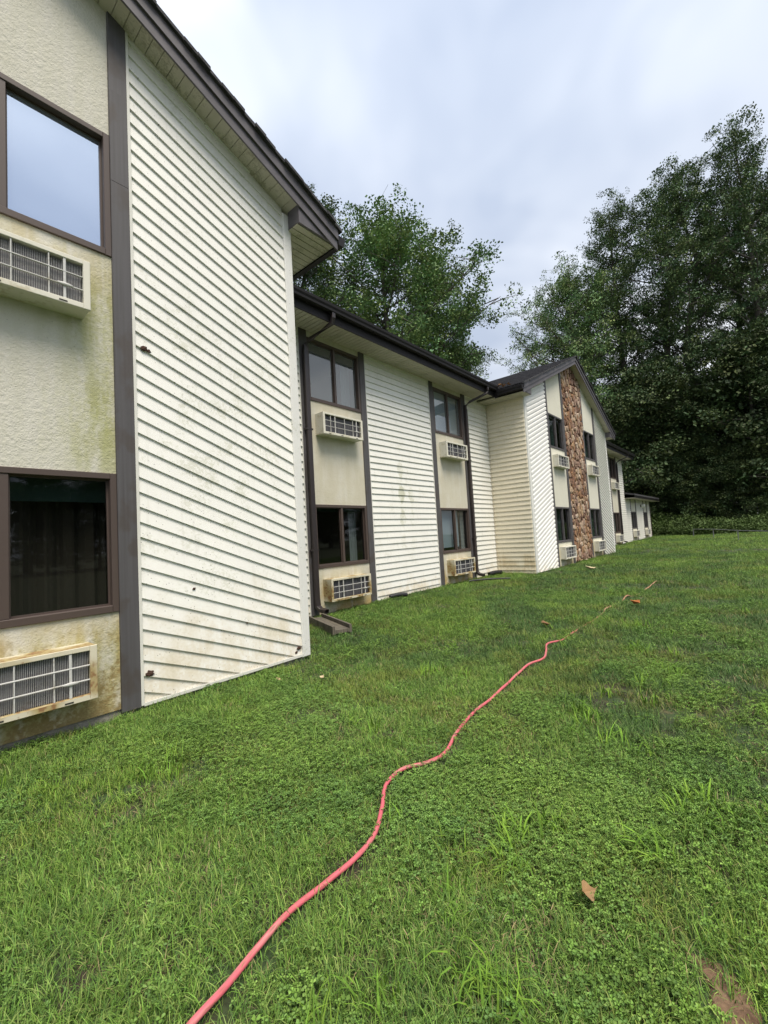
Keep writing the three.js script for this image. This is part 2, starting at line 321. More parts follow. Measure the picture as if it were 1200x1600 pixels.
// ---- walls of the near gabled bay
const g0 = (x) => grade(x, 0) + 0.06;
const A1 = rake(bayA[1], -1), A0 = rake(bayA[0], 1), A = (x) => Math.min(A1(x), A0(x));
{
  const uvb = boxUV(1.5, -0.1, 1.95, 6.6);
  M.sideA = std({ roughness: 0.5, map: vinyl(11, { x0: 1.5, y0: -0.1, w: 1.95, h: 6.6, tw: 640, th: 2000, base: [0.8, 0.795, 0.75],
    mildew: (x, y) => 0.1 + 0.4 * Math.exp(-(((x - 2.4) / 0.7) ** 2) - ((y - 2.6) / 1.6) ** 2), warm: (x, y) => 0.5 * sm(1.0, 0.15, y + (fbm(x * 4, y * 4, 5, 3) - 0.5) * 0.9) }) });
  const b = 0.055, xa = 1.545, xb = 3.285;
  clad('siding_wall', [[xa, b], [xb, b + 0.01], [xb, A(xb) + 0.02], [xa, A(xa) + 0.02]], front(ZA), -0.385, M.sideA, { uvf: uvb, lip: 0.019, label: 'mildewed cream siding laid aslant' });
  // light channel strips along its edges
  const ch = new Geo(); ch.box(1.522, 1.546, b - 0.02, A(1.53), ZA, ZA + 0.03); ch.mesh('edge_channel', M.channel, building);
  new Geo().prism([[1.546, b - 0.03, ZA + 0.03], [xb, b - 0.02, ZA + 0.03], [xb, b + 0.008, ZA + 0.03], [1.546, b - 0.002, ZA + 0.03]], [[1.546, b - 0.03, ZA - 0.02], [xb, b - 0.02, ZA - 0.02], [xb, b + 0.008, ZA - 0.02], [1.546, b - 0.002, ZA - 0.02]]).mesh('edge_channel', M.channel, building);
  new Geo(boxUV(0, 0, 1, 6)).cbox(xb, bayA[1] + 0.02, b - 0.03, 5.47, ZA - 0.09, ZA + 0.036, 0.008).mesh('corner_board', M.cornerBoard, building);
  // stained stucco column beside it
  const pw = boxUV(-0.05, 0, 1.42, 7);
  const mid = stuccoMat(31, { x0: -0.05, y0: 0, w: 1.42, h: 7, tw: 512, th: 2000, base: [0.61, 0.595, 0.525],
    algae: (x, y) => 0.12 + 0.75 * sm(0.75, 1.3, x + (fbm(x * 5, y * 2, 6, 3) - 0.5) * 0.4) * sm(4.1, 3.4, y) * sm(1.6, 2.4, y) + 0.75 * sm(0.95, 0.6, y) + 0.2 * sm(3.2, 4.0, y) * sm(5, 4, y),
    ochre: (x, y) => 0.45 * sm(0.95, 0.75, y) + 0.3 * sm(3.3, 3.9, y) * sm(4.3, 4.0, y), dirt: (x, y) => 0.85 * sm(0.95, 0.5, y + (fbm(x * 3, y * 3, 2, 3) - 0.5) * 0.7) + 0.1 });
  for (const [x0, x1] of [[-0.05, 1.37], [-3.71, -2.29]]) {
    const f = x0 > -1;
    stuccoPanel(x0, x1, 0.055, LO[0], ZA, mid, pw); stuccoPanel(x0, x1, LO[1], UP[0], ZA, mid, pw); stuccoPanel(x0, x1, UP[1], (x) => A(x) + 0.02, ZA, mid, pw);
    windowUnit(x0, x1, LO[0], LO[1], ZA, { fw: 0.05, shift: -0.035, glass: M.glass, curtains: [{ x: [0, 1], y: [0.8, 1.08], mat: M.valance, name: 'valance', z: 0.16, waves: 3, amp: 0.01 }, { x: [0, 1], y: [-0.1, 0.85], mat: M.brownCurtain, z: 0.3, waves: 9, amp: 0.03 }] });
    windowUnit(x0, x1, UP[0], UP[1], ZA, { fw: 0.05, shift: -0.035, glass: M.glassFilm, curtains: [] });
  }
  post(1.37, 1.522, 0.03, 4.718, ZA); post(1.37, 1.522, 4.722, (x) => A(x) + 0.02, ZA); post(-0.202, -0.05, 0.03, (x) => A(x) + 0.02, ZA); post(-2.29, -2.138, 0.03, (x) => A(x) + 0.02, ZA); post(-3.862, -3.71, 0.03, (x) => A(x) + 0.02, ZA);
  M.sidePlain = std({ roughness: 0.5, map: vinyl(17, { x0: 0, y0: 0, w: 4, h: 8, tw: 512, th: 1024, mildew: () => 0.2 }) });
  clad('siding_wall', [[bayA[0], 0.05], [-3.862, 0.05], [-3.862, A(-3.862) + 0.02], [bayA[0], A(bayA[0]) + 0.02]], front(ZA), 0.385, M.sidePlain, { uvf: boxUV(0, 0, 4, 8), merged: true });
  clad('siding_wall', [[ZR, 0.05], [ZA - 0.001, 0.05], [ZA - 0.001, S + 0.15], [ZR, S + 0.15]], facing(bayA[1] - 0.001, 1), 0, M.sidePlain, { uvf: boxUV(0, 0, 4, 8, 2), merged: true });
  clad('siding_wall', [[ZR, 0.05], [ZA - 0.001, 0.05], [ZA - 0.001, S + 0.15], [ZR, S + 0.15]], facing(bayA[0] + 0.001, -1), 0, M.sidePlain, { uvf: boxUV(0, 0, 4, 8, 2), merged: true });
}
// mud dauber nests and a nail hole on the slanted siding
{
  const mud = std({ color: lin(0.06, 0.032, 0.022), roughness: 1 }), R = rng(404);
  for (const [x, y, s] of [[1.6, 0.29, 0.026], [1.62, 3.24, 0.024], [1.66, 3.225, 0.016], [2.02, 0.98, 0.011], [3.24, 0.14, 0.02], [3.2, 0.1, 0.014], [2.58, 0.55, 0.008]]) {
    const g = new THREE.IcosahedronGeometry(s, 2), p = g.attributes.position; for (let i = 0; i < p.count; i++) { const k = 0.65 + 0.7 * vnoise(p.getX(i) * 160 + x * 50, p.getY(i) * 160, 9); p.setXYZ(i, p.getX(i) * k * 1.4, p.getY(i) * k, p.getZ(i) * k * 0.5); }
    g.computeVertexNormals(); g.translate(x, y, ZA + 0.02); put('mud_nest', g, mud, building);
  }
}
// ---- recessed walls
function recessColumn(x0, x1, seed, opts) {
  const pw = boxUV(x0, 0, x1 - x0, 5.6);
  const m = stuccoMat(seed, { x0: 0, y0: 0, w: x1 - x0, h: 5.6, tw: 320, th: 1200, base: [0.64, 0.615, 0.525], algae: (x, y) => 0.12 + 0.22 * sm(0.9, 0.6, y), ochre: (x, y) => 0.1 + 0.75 * sm(0.8, 0.2, y + (fbm(x * 4, y * 4, seed, 3) - 0.5) * 0.6), dirt: (x, y) => 0.12 + 0.5 * sm(0.5, 0.1, y) }, 0.004);
  stuccoPanel(x0, x1, g0(x0) - 0.02, LO[0], ZR, m, pw); stuccoPanel(x0, x1, LO[1], UPR[0], ZR, m, pw); stuccoPanel(x0, x1, UPR[1], S + 0.02, ZR, m, pw);
  windowUnit(x0, x1, LO[0], LO[1], ZR, opts.lo); windowUnit(x0, x1, UPR[0], UPR[1], ZR, opts.up);
}
M.sideR = std({ roughness: 0.5, map: vinyl(41, { x0: 3.4, y0: 0, w: 9, h: 5.5, tw: 1600, th: 1000, base: [0.8, 0.795, 0.745],
  mildew: (x, y) => 0.1 + 1.15 * Math.exp(-(((x - 7.95) / 0.5) ** 2) - ((y - 2.15) / 0.9) ** 2) * (0.15 + 0.85 * sm(-0.1, 0.5, Math.sin(x * 17) * 0.6 + Math.sin(y * 11 + 1) * 0.5)), warm: (x, y) => 0.6 * sm(0.5, 0.1, y + (fbm(x * 4, y * 4, 15, 3) - 0.5) * 0.5) }) });
const uvR = boxUV(3.4, 0, 9, 5.5);
const XC = 12.38; // inner corner
const rect = (a, b, t = S + 0.02) => [[a, g0(a) - 0.02], [b, g0(b) - 0.02], [b, t], [a, t]];
clad('siding_wall', rect(3.4, 5.03), front(ZR), 0, M.sideR, { uvf: uvR });
clad('siding_wall', rect(6.83, 9.2), front(ZR), 0, M.sideR, { uvf: uvR, lip: 0.024, label: 'cream lap siding with green mildew patches' });
clad('siding_wall', rect(11.05, XC), front(ZR), 0, M.sideR, { uvf: uvR });
post(5.05, 5.24, 0.05, S, ZR); post(6.65, 6.81, 0.05, S, ZR); post(9.22, 9.4, 0.05, S, ZR); post(10.84, 11.03, 0.05, S, ZR);
new Geo().box(5.028, 5.05, 0.05, S, ZR, ZR + 0.026).mesh('edge_channel', M.channel, building);
new Geo().box(6.81, 6.832, 0.06, S, ZR, ZR + 0.026).mesh('edge_channel', M.channel, building);
new Geo().box(9.198, 9.22, 0.06, S, ZR, ZR + 0.026).mesh('edge_channel', M.channel, building);
new Geo().box(11.03, 11.052, 0.06, S, ZR, ZR + 0.026).mesh('edge_channel', M.channel, building);
M.glassBright = glass({ color: lin(0.62, 0.68, 0.7), ior: 1.9, metalness: 0.16 });
recessColumn(5.24, 6.65, 51, { lo: { glass: M.glass, curtains: [{ x: [0, 1], y: [0.9, 1.08], mat: M.valance, name: 'valance', z: 0.16, waves: 2, amp: 0.008 }, { x: [0.83, 0.98], y: [0, 1], mat: M.paleCurtain, z: 0.3, waves: 2, amp: 0.012 }] }, up: { glass: M.glassBright, curtains: [{ x: [0, 1], y: [0.84, 1.05], mat: M.brownCurtain, name: 'valance', z: 0.16, waves: 3, amp: 0.01 }, { x: [0.82, 1], y: [0, 1], mat: M.paleCurtain, z: 0.3, waves: 2, amp: 0.012 }] } });
recessColumn(9.4, 10.84, 61, { lo: { glass: M.glass, curtains: [{ x: [0.02, 0.75], y: [0.12, 1.02], mat: M.blueBlind, name: 'blind', z: 0.14, waves: 1, amp: 0.004 }, { x: [0.85, 1], y: [0, 1], mat: M.paleCurtain, z: 0.16, waves: 2, amp: 0.015 }] }, up: { glass: M.glassBright, curtains: [{ x: [0.02, 0.98], y: [0.14, 1], mat: M.blueBlind, name: 'blind', z: 0.16, waves: 2, amp: 0.008 }] } });
// return wall of the stone bay, facing the camera's side
M.sideS = std({ roughness: 0.5, map: vinyl(71, { x0: ZR, y0: 0, w: 1.3, h: 5.6, tw: 384, th: 1400, base: [0.78, 0.715, 0.56], mildew: () => 0.12, warm: (x, y) => 0.95 * sm(1.1, 0.35, y + (fbm(x * 2, y * 2, 25, 3) - 0.5) * 0.9) }) });
clad('siding_wall', [[ZR + 0.02, g0(12) - 0.02], [ZB, g0(12) - 0.02], [ZB, S + 0.15], [ZR + 0.02, S + 0.15]], facing(XC, -1), 0, M.sideS, { uvf: boxUV(ZR, 0, 1.3, 5.6, 2), label: 'yellowed cream siding of the side wall' });
new Geo().box(XC - 0.045, XC - 0.005, g0(12) - 0.02, S, ZR + 0.004, ZR + 0.045).mesh('corner_channel', std({ color: lin(0.55, 0.5, 0.39), roughness: 0.7 }), building);
// ---- stone gabled bay
const B1 = rake(bayB[1], -1), B0 = rake(bayB[0], 1), B = (x) => Math.min(B1(x), B0(x)), mB = (bayB[0] + bayB[1]) / 2;
{
  M.sideB = std({ roughness: 0.5, map: vinyl(81, { x0: 12.4, y0: 0, w: 9.1, h: 6.6, tw: 1024, th: 800, base: [0.82, 0.815, 0.78], mildew: () => 0.06, warm: (x, y) => 0.4 * sm(0.5, 0.1, y) }) });
  const uvb = boxUV(12.4, 0, 9.1, 6.6), b = g0(13) - 0.02, xa = bayB[0] + 0.11, xp = 14.13, xq = 19.69, xz = bayB[1] - 0.1;
  clad('siding_wall', [[xa, b], [xp, b], [xp, B(xp) + 0.02], [xa, B(xa) + 0.02]], front(ZB), 0.385, M.sideB, { uvf: uvb, lip: 0.042, scoop: 0.5, label: 'white siding laid aslant' });
  clad('siding_wall', [[xq, b + 0.03], [xz, b + 0.03], [xz, B(xz) + 0.02], [xq, B(xq) + 0.02]], front(ZB), -0.385, M.sideB, { uvf: uvb, lip: 0.042, merged: true });
  new Geo(boxUV(0, 0, 1, 6)).cbox(bayB[0] - 0.035, xa, b - 0.02, 5.5, ZB - 0.1, ZB + 0.036, 0.008).mesh('corner_board', M.cornerBoard, building);
  new Geo(boxUV(0, 0, 1, 6)).cbox(xz, bayB[1] + 0.02, b - 0.02, 5.5, ZB - 0.1, ZB + 0.036, 0.008).mesh('corner_board', M.cornerBoard, building);
  new Geo(boxUV(0, 0, 1, 6)).box(bayB[0] - 0.034, bayB[0] - 0.002, b - 0.02, 5.4, ZB - 0.1, ZB + 0.02).mesh('corner_board', M.cornerBoard, building);
  for (const [x0, x1] of [[14.13, 14.29], [15.7, 15.86], [17.96, 18.12], [19.53, 19.69]]) post(x0, x1, b, (x) => B(x) + 0.02, ZB);
  let k = 0;
  for (const [x0, x1] of [[14.29, 15.7], [18.12, 19.53]]) {
    const pw = boxUV(x0, 0, x1 - x0, 7.6);
    const m = stuccoMat(91 + 7 * k, { x0: 0, y0: 0, w: x1 - x0, h: 7.6, tw: 256, th: 1024, base: [0.68, 0.665, 0.57], algae: (x, y) => 0.06 + 0.3 * sm(0.95, 0.5, y), ochre: (x, y) => 0.55 * sm(0.9, 0.5, y), dirt: (x, y) => 0.05 + 0.7 * sm(0.3, 0.15, y) }, 0.004);
    stuccoPanel(x0, x1, b, LO[0], ZB, m, pw); stuccoPanel(x0, x1, LO[1], UP[0], ZB, m, pw); stuccoPanel(x0, x1, UP[1], (x) => B(x) + 0.02, ZB, m, pw);
    const gc = (a, c) => ({ x: [a, c], y: [0, 1], mat: M.greenCurtain, z: 0.2, waves: 4, amp: 0.025 });
    windowUnit(x0, x1, LO[0], LO[1], ZB, { frame: M.trim, glass: M.glass, curtains: k ? [gc(0.4, 1)] : [gc(0.5, 1), { x: [0.02, 0.5], y: [0.78, 1.02], mat: M.greenCurtain, name: 'valance', z: 0.16, waves: 2, amp: 0.01 }] });
    windowUnit(x0, x1, UP[0], UP[1], ZB, { frame: M.trim, glass: M.glass, curtains: [{ x: [0.02, 0.45], y: [0.55, 1], mat: M.paleCurtain, z: 0.18, waves: 3, amp: 0.02 }, { x: [0.55, 1], y: [0, 1], mat: M.greenCurtain, z: 0.22, waves: 3, amp: 0.02 }] });
    k++;
  }
  clad('siding_wall', [[ZR, b], [ZB - 0.001, b], [ZB - 0.001, S + 0.15], [ZR, S + 0.15]], facing(bayB[1] - 0.001, 1), 0, M.sidePlain, { uvf: boxUV(0, 0, 4, 8, 2), merged: true });
}
// ---- stone veneer, stone by stone
function stoneStrip(x0, x1, y0, top, z, seed, parts) {
  const R = rng(seed), cols = [[0.3, 0.17, 0.09], [0.24, 0.13, 0.075], [0.36, 0.24, 0.14], [0.2, 0.115, 0.075], [0.42, 0.31, 0.21], [0.3, 0.2, 0.15], [0.17, 0.1, 0.07], [0.52, 0.42, 0.32], [0.44, 0.33, 0.24]];
  const mats = cols.map((c, i) => std({ map: colorTex(128, 128, (u, v) => { const a = pfbm(u, v, 5, seed + i * 9, 4), b2 = pfbm(u, v, 24, seed + i * 5 + 2, 3); return c.map((q, n) => q * (0.62 + 0.5 * a + 0.45 * (b2 - 0.3)) * (n === 0 ? 1 : 0.92 + 0.14 * a)); }), bumpMap: soilBump, bumpScale: 0.02, roughness: 0.9 }));
  const mortar = std({ color: lin(0.13, 0.1, 0.075), roughness: 0.95 });
  const f = (x) => top(x), pts = [[x0, y0], [x1, y0], [x1, f(x1)], [(x0 + x1) / 2, f((x0 + x1) / 2)], [x0, f(x0)]];
  const wall = new Geo().prism(pts.map((q) => [q[0], q[1], z - 0.02]), pts.map((q) => [q[0], q[1], z - 0.14])).mesh('stone_veneer', mortar, building);
  const bits = [];
  // ragged columns of upright rough stones
  let x = x0 + 0.004; const columns = [];
  while (x < x1 - 0.03) { let w = 0.09 + R() * 0.1; if (x1 - x - w < 0.07) w = x1 - x - 0.004; columns.push([x, w]); x += w; }
  for (const [cx, w] of columns) {
    let y = y0 - R() * 0.2;
    while (true) {
      const h = 0.12 + R() * R() * 0.34 + R() * 0.08, a = Math.max(y, y0), lim = f(cx + w / 2) - 0.01, b = Math.min(y + h, lim);
      if (a >= lim - 0.03) break;
      if (b - a > 0.03) {
        const n = 8, g = new Geo(), ring = [], mx = cx + w / 2, my = (a + b) / 2, lean = (R() - 0.5) * 0.05, d = 0.02 + R() * 0.05, tiltx = (R() - 0.5) * 0.03, tilty = (R() - 0.5) * 0.03;
        for (let i = 0; i < n; i++) { const t = (i / n) * Math.PI * 2 + 0.39, c = Math.cos(t), s = Math.sin(t), q = Math.pow(Math.abs(c) ** 5 + Math.abs(s) ** 5, -0.2), rx = (w / 2 - 0.006) * q * (0.86 + R() * 0.2), ry = ((b - a) / 2 - 0.006) * q * (0.88 + R() * 0.16); ring.push([mx + clamp(c * rx + lean * s, -w / 2 - 0.012, w / 2 + 0.012), my + s * ry]); }
        const fr = ring.map((q) => [mix(mx, q[0], 0.8), mix(my, q[1], 0.86), z + d + tiltx * (q[0] - mx) / w + tilty * (q[1] - my) / (b - a) + (R() - 0.5) * 0.012]), md = ring.map((q) => [q[0], q[1], z + d * 0.45]), bk = ring.map((q) => [q[0], q[1], z - 0.03]);
        for (let i = 1; i + 1 < n; i++) g.tri(fr[0], fr[i], fr[i + 1]);
        for (let i = 0; i < n; i++) { const e = (i + 1) % n; g.quad(fr[i], md[i], md[e], fr[e]); g.quad(md[i], bk[i], bk[e], md[e]); }
        bits.push({ g: g.geo(), m: Math.floor(R() * cols.length), y: a, size: w * (b - a) });
      }
      y += h;
    }
  }
  bits.sort((p, q) => q.size - p.size);
  const rest = cols.map(() => []);
  bits.forEach((b, i) => { if (i < parts) put('stone', b.g, mats[b.m], wall); else rest[b.m].push(b.g); });
  rest.forEach((r, i) => { if (r.length) put('small_stones', mergeGeometries(r), mats[i], wall).userData.kind = 'stuff'; });
  return wall;
}
stoneStrip(15.86, 17.96, g0(16) - 0.02, (x) => B(x) + 0.01, ZB, 5, 280);
stoneStrip(-2.138, -0.202, 0.04, (x) => A(x) + 0.01, ZA, 6, 0);
// ---- far recess, its end and the low wing
{
  const m = M.sidePlain, uv = boxUV(0, 0, 4, 8), px = [26.98, 28.36];
  clad('siding_wall', rect(21.41, 26.82), front(ZR), 0, m, { uvf: uv, merged: true });
  clad('siding_wall', rect(28.54, 30.05), front(ZR), 0, m, { uvf: uv, merged: true });
  post(26.82, 26.98, 0.15, S, ZR); post(28.36, 28.52, 0.15, S, ZR);
  recessColumn(px[0], px[1], 131, { lo: { glass: M.glass, curtains: [{ x: [0, 1], y: [0, 1], mat: M.paleCurtain, z: 0.25, waves: 6, amp: 0.03 }] }, up: { glass: M.glass, curtains: [{ x: [0.3, 1], y: [0, 1], mat: M.brownCurtain, z: 0.3, waves: 5, amp: 0.03 }] } });
  clad('siding_wall', [[-15.5, 0.2], [ZR, 0.2], [ZR, S + 0.02], [-10.8, 7.7], [-15.5, S + 0.02]], facing(30.05, 1), 0, m, { uvf: boxUV(0, 0, 4, 8, 2), merged: true });
  // low wing
  const T = 2.93;
  clad('siding_wall', rect(30.05, 31.42, T), front(ZR - 0.004), 0, m, { uvf: uv, merged: true });
  clad('siding_wall', rect(33.06, 35.36, T), front(ZR - 0.004), 0, m, { uvf: uv, merged: true });
  clad('siding_wall', rect(36.8, 37.86, T), front(ZR - 0.004), 0, m, { uvf: uv, merged: true });
  clad('siding_wall', [[-13, 0.2], [ZR, 0.2], [ZR, T], [-13, T]], facing(38, 1), 0, m, { uvf: boxUV(0, 0, 4, 8, 2), merged: true });
  for (const [a, b, seed] of [[31.54, 32.94, 141], [35.48, 36.68, 151]]) {
    const pw = boxUV(a, 0, b - a, 3), sm2 = stuccoMat(seed, { x0: 0, y0: 0, w: b - a, h: 3, tw: 128, th: 256, base: [0.68, 0.66, 0.57], algae: () => 0.1, ochre: (x, y) => 0.4 * sm(0.9, 0.5, y) }, 0.004);
    post(a - 0.12, a, 0.2, T, ZR); post(b, b + 0.12, 0.2, T, ZR);
    stuccoPanel(a, b, 0.2, LO[0] + 0.15, ZR, sm2, pw); stuccoPanel(a, b, LO[1] + 0.08, T, ZR, sm2, pw);
    windowUnit(a, b, LO[0] + 0.15, LO[1] + 0.08, ZR, { frame: M.trim, glass: M.glass, curtains: [{ x: [0, 1], y: [0, 1], mat: M.greenCurtain, z: 0.25, waves: 5, amp: 0.03 }] });
  }
  post(37.86, 38.02, 0.25, T, ZR, M.brown);
  // wing roof: low hip-like slab with dark fascia
  const e = 0.55, zf = ZR + e, r = new Geo();
  r.prism([[30.02, T + 0.14, zf + 0.04], [38.6, T + 0.14, zf + 0.04], [38.6, T + 0.24, zf + 0.04], [30.02, T + 0.24, zf + 0.04]], [[30.02, T + 1.1, -9.6], [38.6, T + 1.1, -9.6], [38.6, T + 1.22, -9.6], [30.02, T + 1.22, -9.6]]);
  r.prism([[30.02, T + 1.1, -9.601], [38.6, T + 1.1, -9.601], [38.6, T + 1.22, -9.601], [30.02, T + 1.22, -9.601]], [[30.02, T + 0.14, -13.6], [38.6, T + 0.14, -13.6], [38.6, T + 0.24, -13.6], [30.02, T + 0.24, -13.6]]);
  M.shingle = std({ map: colorTex(512, 512, (u, v) => { const row = Math.floor(v * 16), k = hash(Math.floor(u * 14 + row * 0.5), row, 3), n = pfbm(u, v, 64, 3, 3); return [0.05, 0.05, 0.055].map((q) => q * (0.7 + 0.5 * k) * (0.6 + 0.8 * n)); }), bumpMap: soilBump, bumpScale: 0.01, roughness: 0.95 });
  r.mesh('roof', M.shingle, building);
  new Geo().box(30.05, 38.58, T, T + 0.16, zf, zf + 0.02).mesh('fascia_board', M.gutter, building);
  const so = new Geo(); for (let x = 30.06; x < 38.5; x += 0.4) so.box(x, x + 0.394, T - 0.012, T + 0.006, ZR + 0.03, zf); so.mesh('soffit', M.soffit, building);
  new Geo().prism([[38.56, T, zf], [38.56, T, -13.5], [38.56, T + 0.16, -13.5], [38.56, T + 1.1, -9.6], [38.56, T + 0.16, zf]], [[38.5, T, zf], [38.5, T, -13.5], [38.5, T + 0.16, -13.5], [38.5, T + 1.1, -9.6], [38.5, T + 0.16, zf]]).mesh('wing_gable', M.brown, building);
}
// ---- hidden sides
new Geo().box(-9, 30.05, 0, S + 0.1, -15.6, -15.45).mesh('rear_wall', M.back, building);
new Geo().box(-9.12, -8.98, 0, S + 0.1, -15.6, ZR).mesh('end_wall', M.back, building);
new Geo().box(-9, bayA[0], 0, S + 0.02, ZR - 0.12, ZR).mesh('plain_wall', M.back, building);
new Geo().box(30, 38, 0.1, 3, -13.1, -13).mesh('rear_wall', M.back, building);
// foundation shown under the siding
new Geo().box(bayA[0], bayA[1] - 0.03, -0.35, 0.052, ZA - 0.14, ZA - 0.012).mesh('foundation', M.concrete, building);
new Geo().box(bayA[1], XC, -0.35, g0(8) - 0.05, ZR - 0.14, ZR - 0.01).mesh('foundation', M.concrete, building);
new Geo().box(bayA[1] - 0.14, bayA[1] - 0.012, -0.35, 0.05, ZR, ZA - 0.15).mesh('foundation', M.concrete, building);

// ---- roofs, fascias, soffits, gutters
const RT = 0.25; // thickness above the sloping soffit
function shingleSlope(g, a, b, c, d, rows, lift = 0.008) { // a-b eave edge, d-c ridge edge, in courses that overlap
  const l = (p, q, t) => [mix(p[0], q[0], t), mix(p[1], q[1], t), mix(p[2], q[2], t)];
  for (let i = 0; i < rows; i++) { const t0 = i / rows, t1 = (i + 1) / rows, p = l(a, d, t0), q = l(b, c, t0), r = l(b, c, t1), s = l(a, d, t1); p[1] += lift; q[1] += lift; g.quad(p, q, r, s); g.quad([p[0], p[1] - lift - 0.004, p[2]], [q[0], q[1] - lift - 0.004, q[2]], q, p); }
}
{
  // main roof
  const ze = ZR + 0.6, zr = -10.8, yE = 5.58, yR = yE + 0.45 * (ze - zr), g = new Geo();
  g.prism([[-9.6, yE - 0.02, ze], [30.5, yE - 0.02, ze], [30.5, yE + 0.01, ze], [-9.6, yE + 0.01, ze]], [[-9.6, yR - 0.1, zr], [30.5, yR - 0.1, zr], [30.5, yR, zr], [-9.6, yR, zr]]);
  g.prism([[-9.6, yR - 0.1, zr - 0.001], [30.5, yR - 0.1, zr - 0.001], [30.5, yR, zr - 0.001], [-9.6, yR, zr - 0.001]], [[-9.6, yE - 0.1, -16.1], [30.5, yE - 0.1, -16.1], [30.5, yE, -16.1], [-9.6, yE, -16.1]]);
  shingleSlope(g, [-9.6, yE + 0.012, ze + 0.05], [30.5, yE + 0.012, ze + 0.05], [30.5, yR + 0.012, zr], [-9.6, yR + 0.012, zr], 36);
  g.mesh('roof', M.shingle, building);
  for (const [x0, x1] of [[bayA[1] + 0.6, bayB[0] - 0.6], [bayB[1] + 0.6, 30.5]]) {
    new Geo().box(x0 - 0.01, x1 + 0.01, S - 0.045, yE - 0.03, ze - 0.02, ze).mesh('fascia_board', M.gutter, building);
  }
  for (const [x0, x1] of [[bayA[1] + 0.001, XC], [bayB[1], 30.4]]) { // ribbed eave soffit, ribs across
    const s = new Geo(); for (let x = x0; x < x1 - 0.01; x += 0.1) { const b = Math.min(x + 0.1, x1); s.box(x, b - 0.014, S - 0.012, S + 0.012, ZR - 0.01, ze - 0.02); s.box(b - 0.014, b, S + 0.004, S + 0.013, ZR - 0.01, ze - 0.02); }
    s.mesh('soffit', M.soffit, building);
  }
  // barge board at the far end
  new Geo().prism([[30.5, S - 0.04, ze], [30.5, S - 0.04, ZR - 0.3], [30.5, yR - 0.05, zr], [30.5, yE, ze]], [[30.44, S - 0.04, ze], [30.44, S - 0.04, ZR - 0.3], [30.44, yR - 0.05, zr], [30.44, yE, ze]]).mesh('barge_board', M.fascia, building);
}
// gutter trough: open profile swept along a straight run (dir 'x' or 'z'); out = outward sign
function gutter(p0, p1, out) {
  const prof = [[0.0, 0.0], [0.085, 0.0], [0.1, 0.012], [0.104, 0.05], [0.122, 0.085], [0.128, 0.13], [0.12, 0.135], [0.116, 0.128], [0.096, 0.05], [0.08, 0.008], [0.006, 0.008], [0.004, 0.13], [0.0, 0.13]];
  const g = new Geo(), al = Math.abs(p1[0] - p0[0]) > Math.abs(p1[2] - p0[2]);
  const P = (p, q) => (al ? [p[0], p[1] + q[1], p[2] + out * q[0]] : [p[0] + out * q[0], p[1] + q[1], p[2]]);
  for (let i = 0; i < prof.length; i++) { const a = prof[i], b = prof[(i + 1) % prof.length]; g.quad(P(p0, a), P(p1, a), P(p1, b), P(p0, b)); }
  for (const p of [p0, p1]) { g.quad(P(p, [0, 0]), P(p, [0.1, 0.004]), P(p, [0.127, 0.13]), P(p, [0, 0.13])); }
  return g.mesh('gutter', M.gutter, building);
}
gutter([bayA[1] + 0.55, 5.44, ZR + 0.601], [bayB[0] - 0.6, 5.44, ZR + 0.601], 1);
gutter([bayB[1] + 0.5, 5.44, ZR + 0.601], [30.5, 5.44, ZR + 0.601], 1);
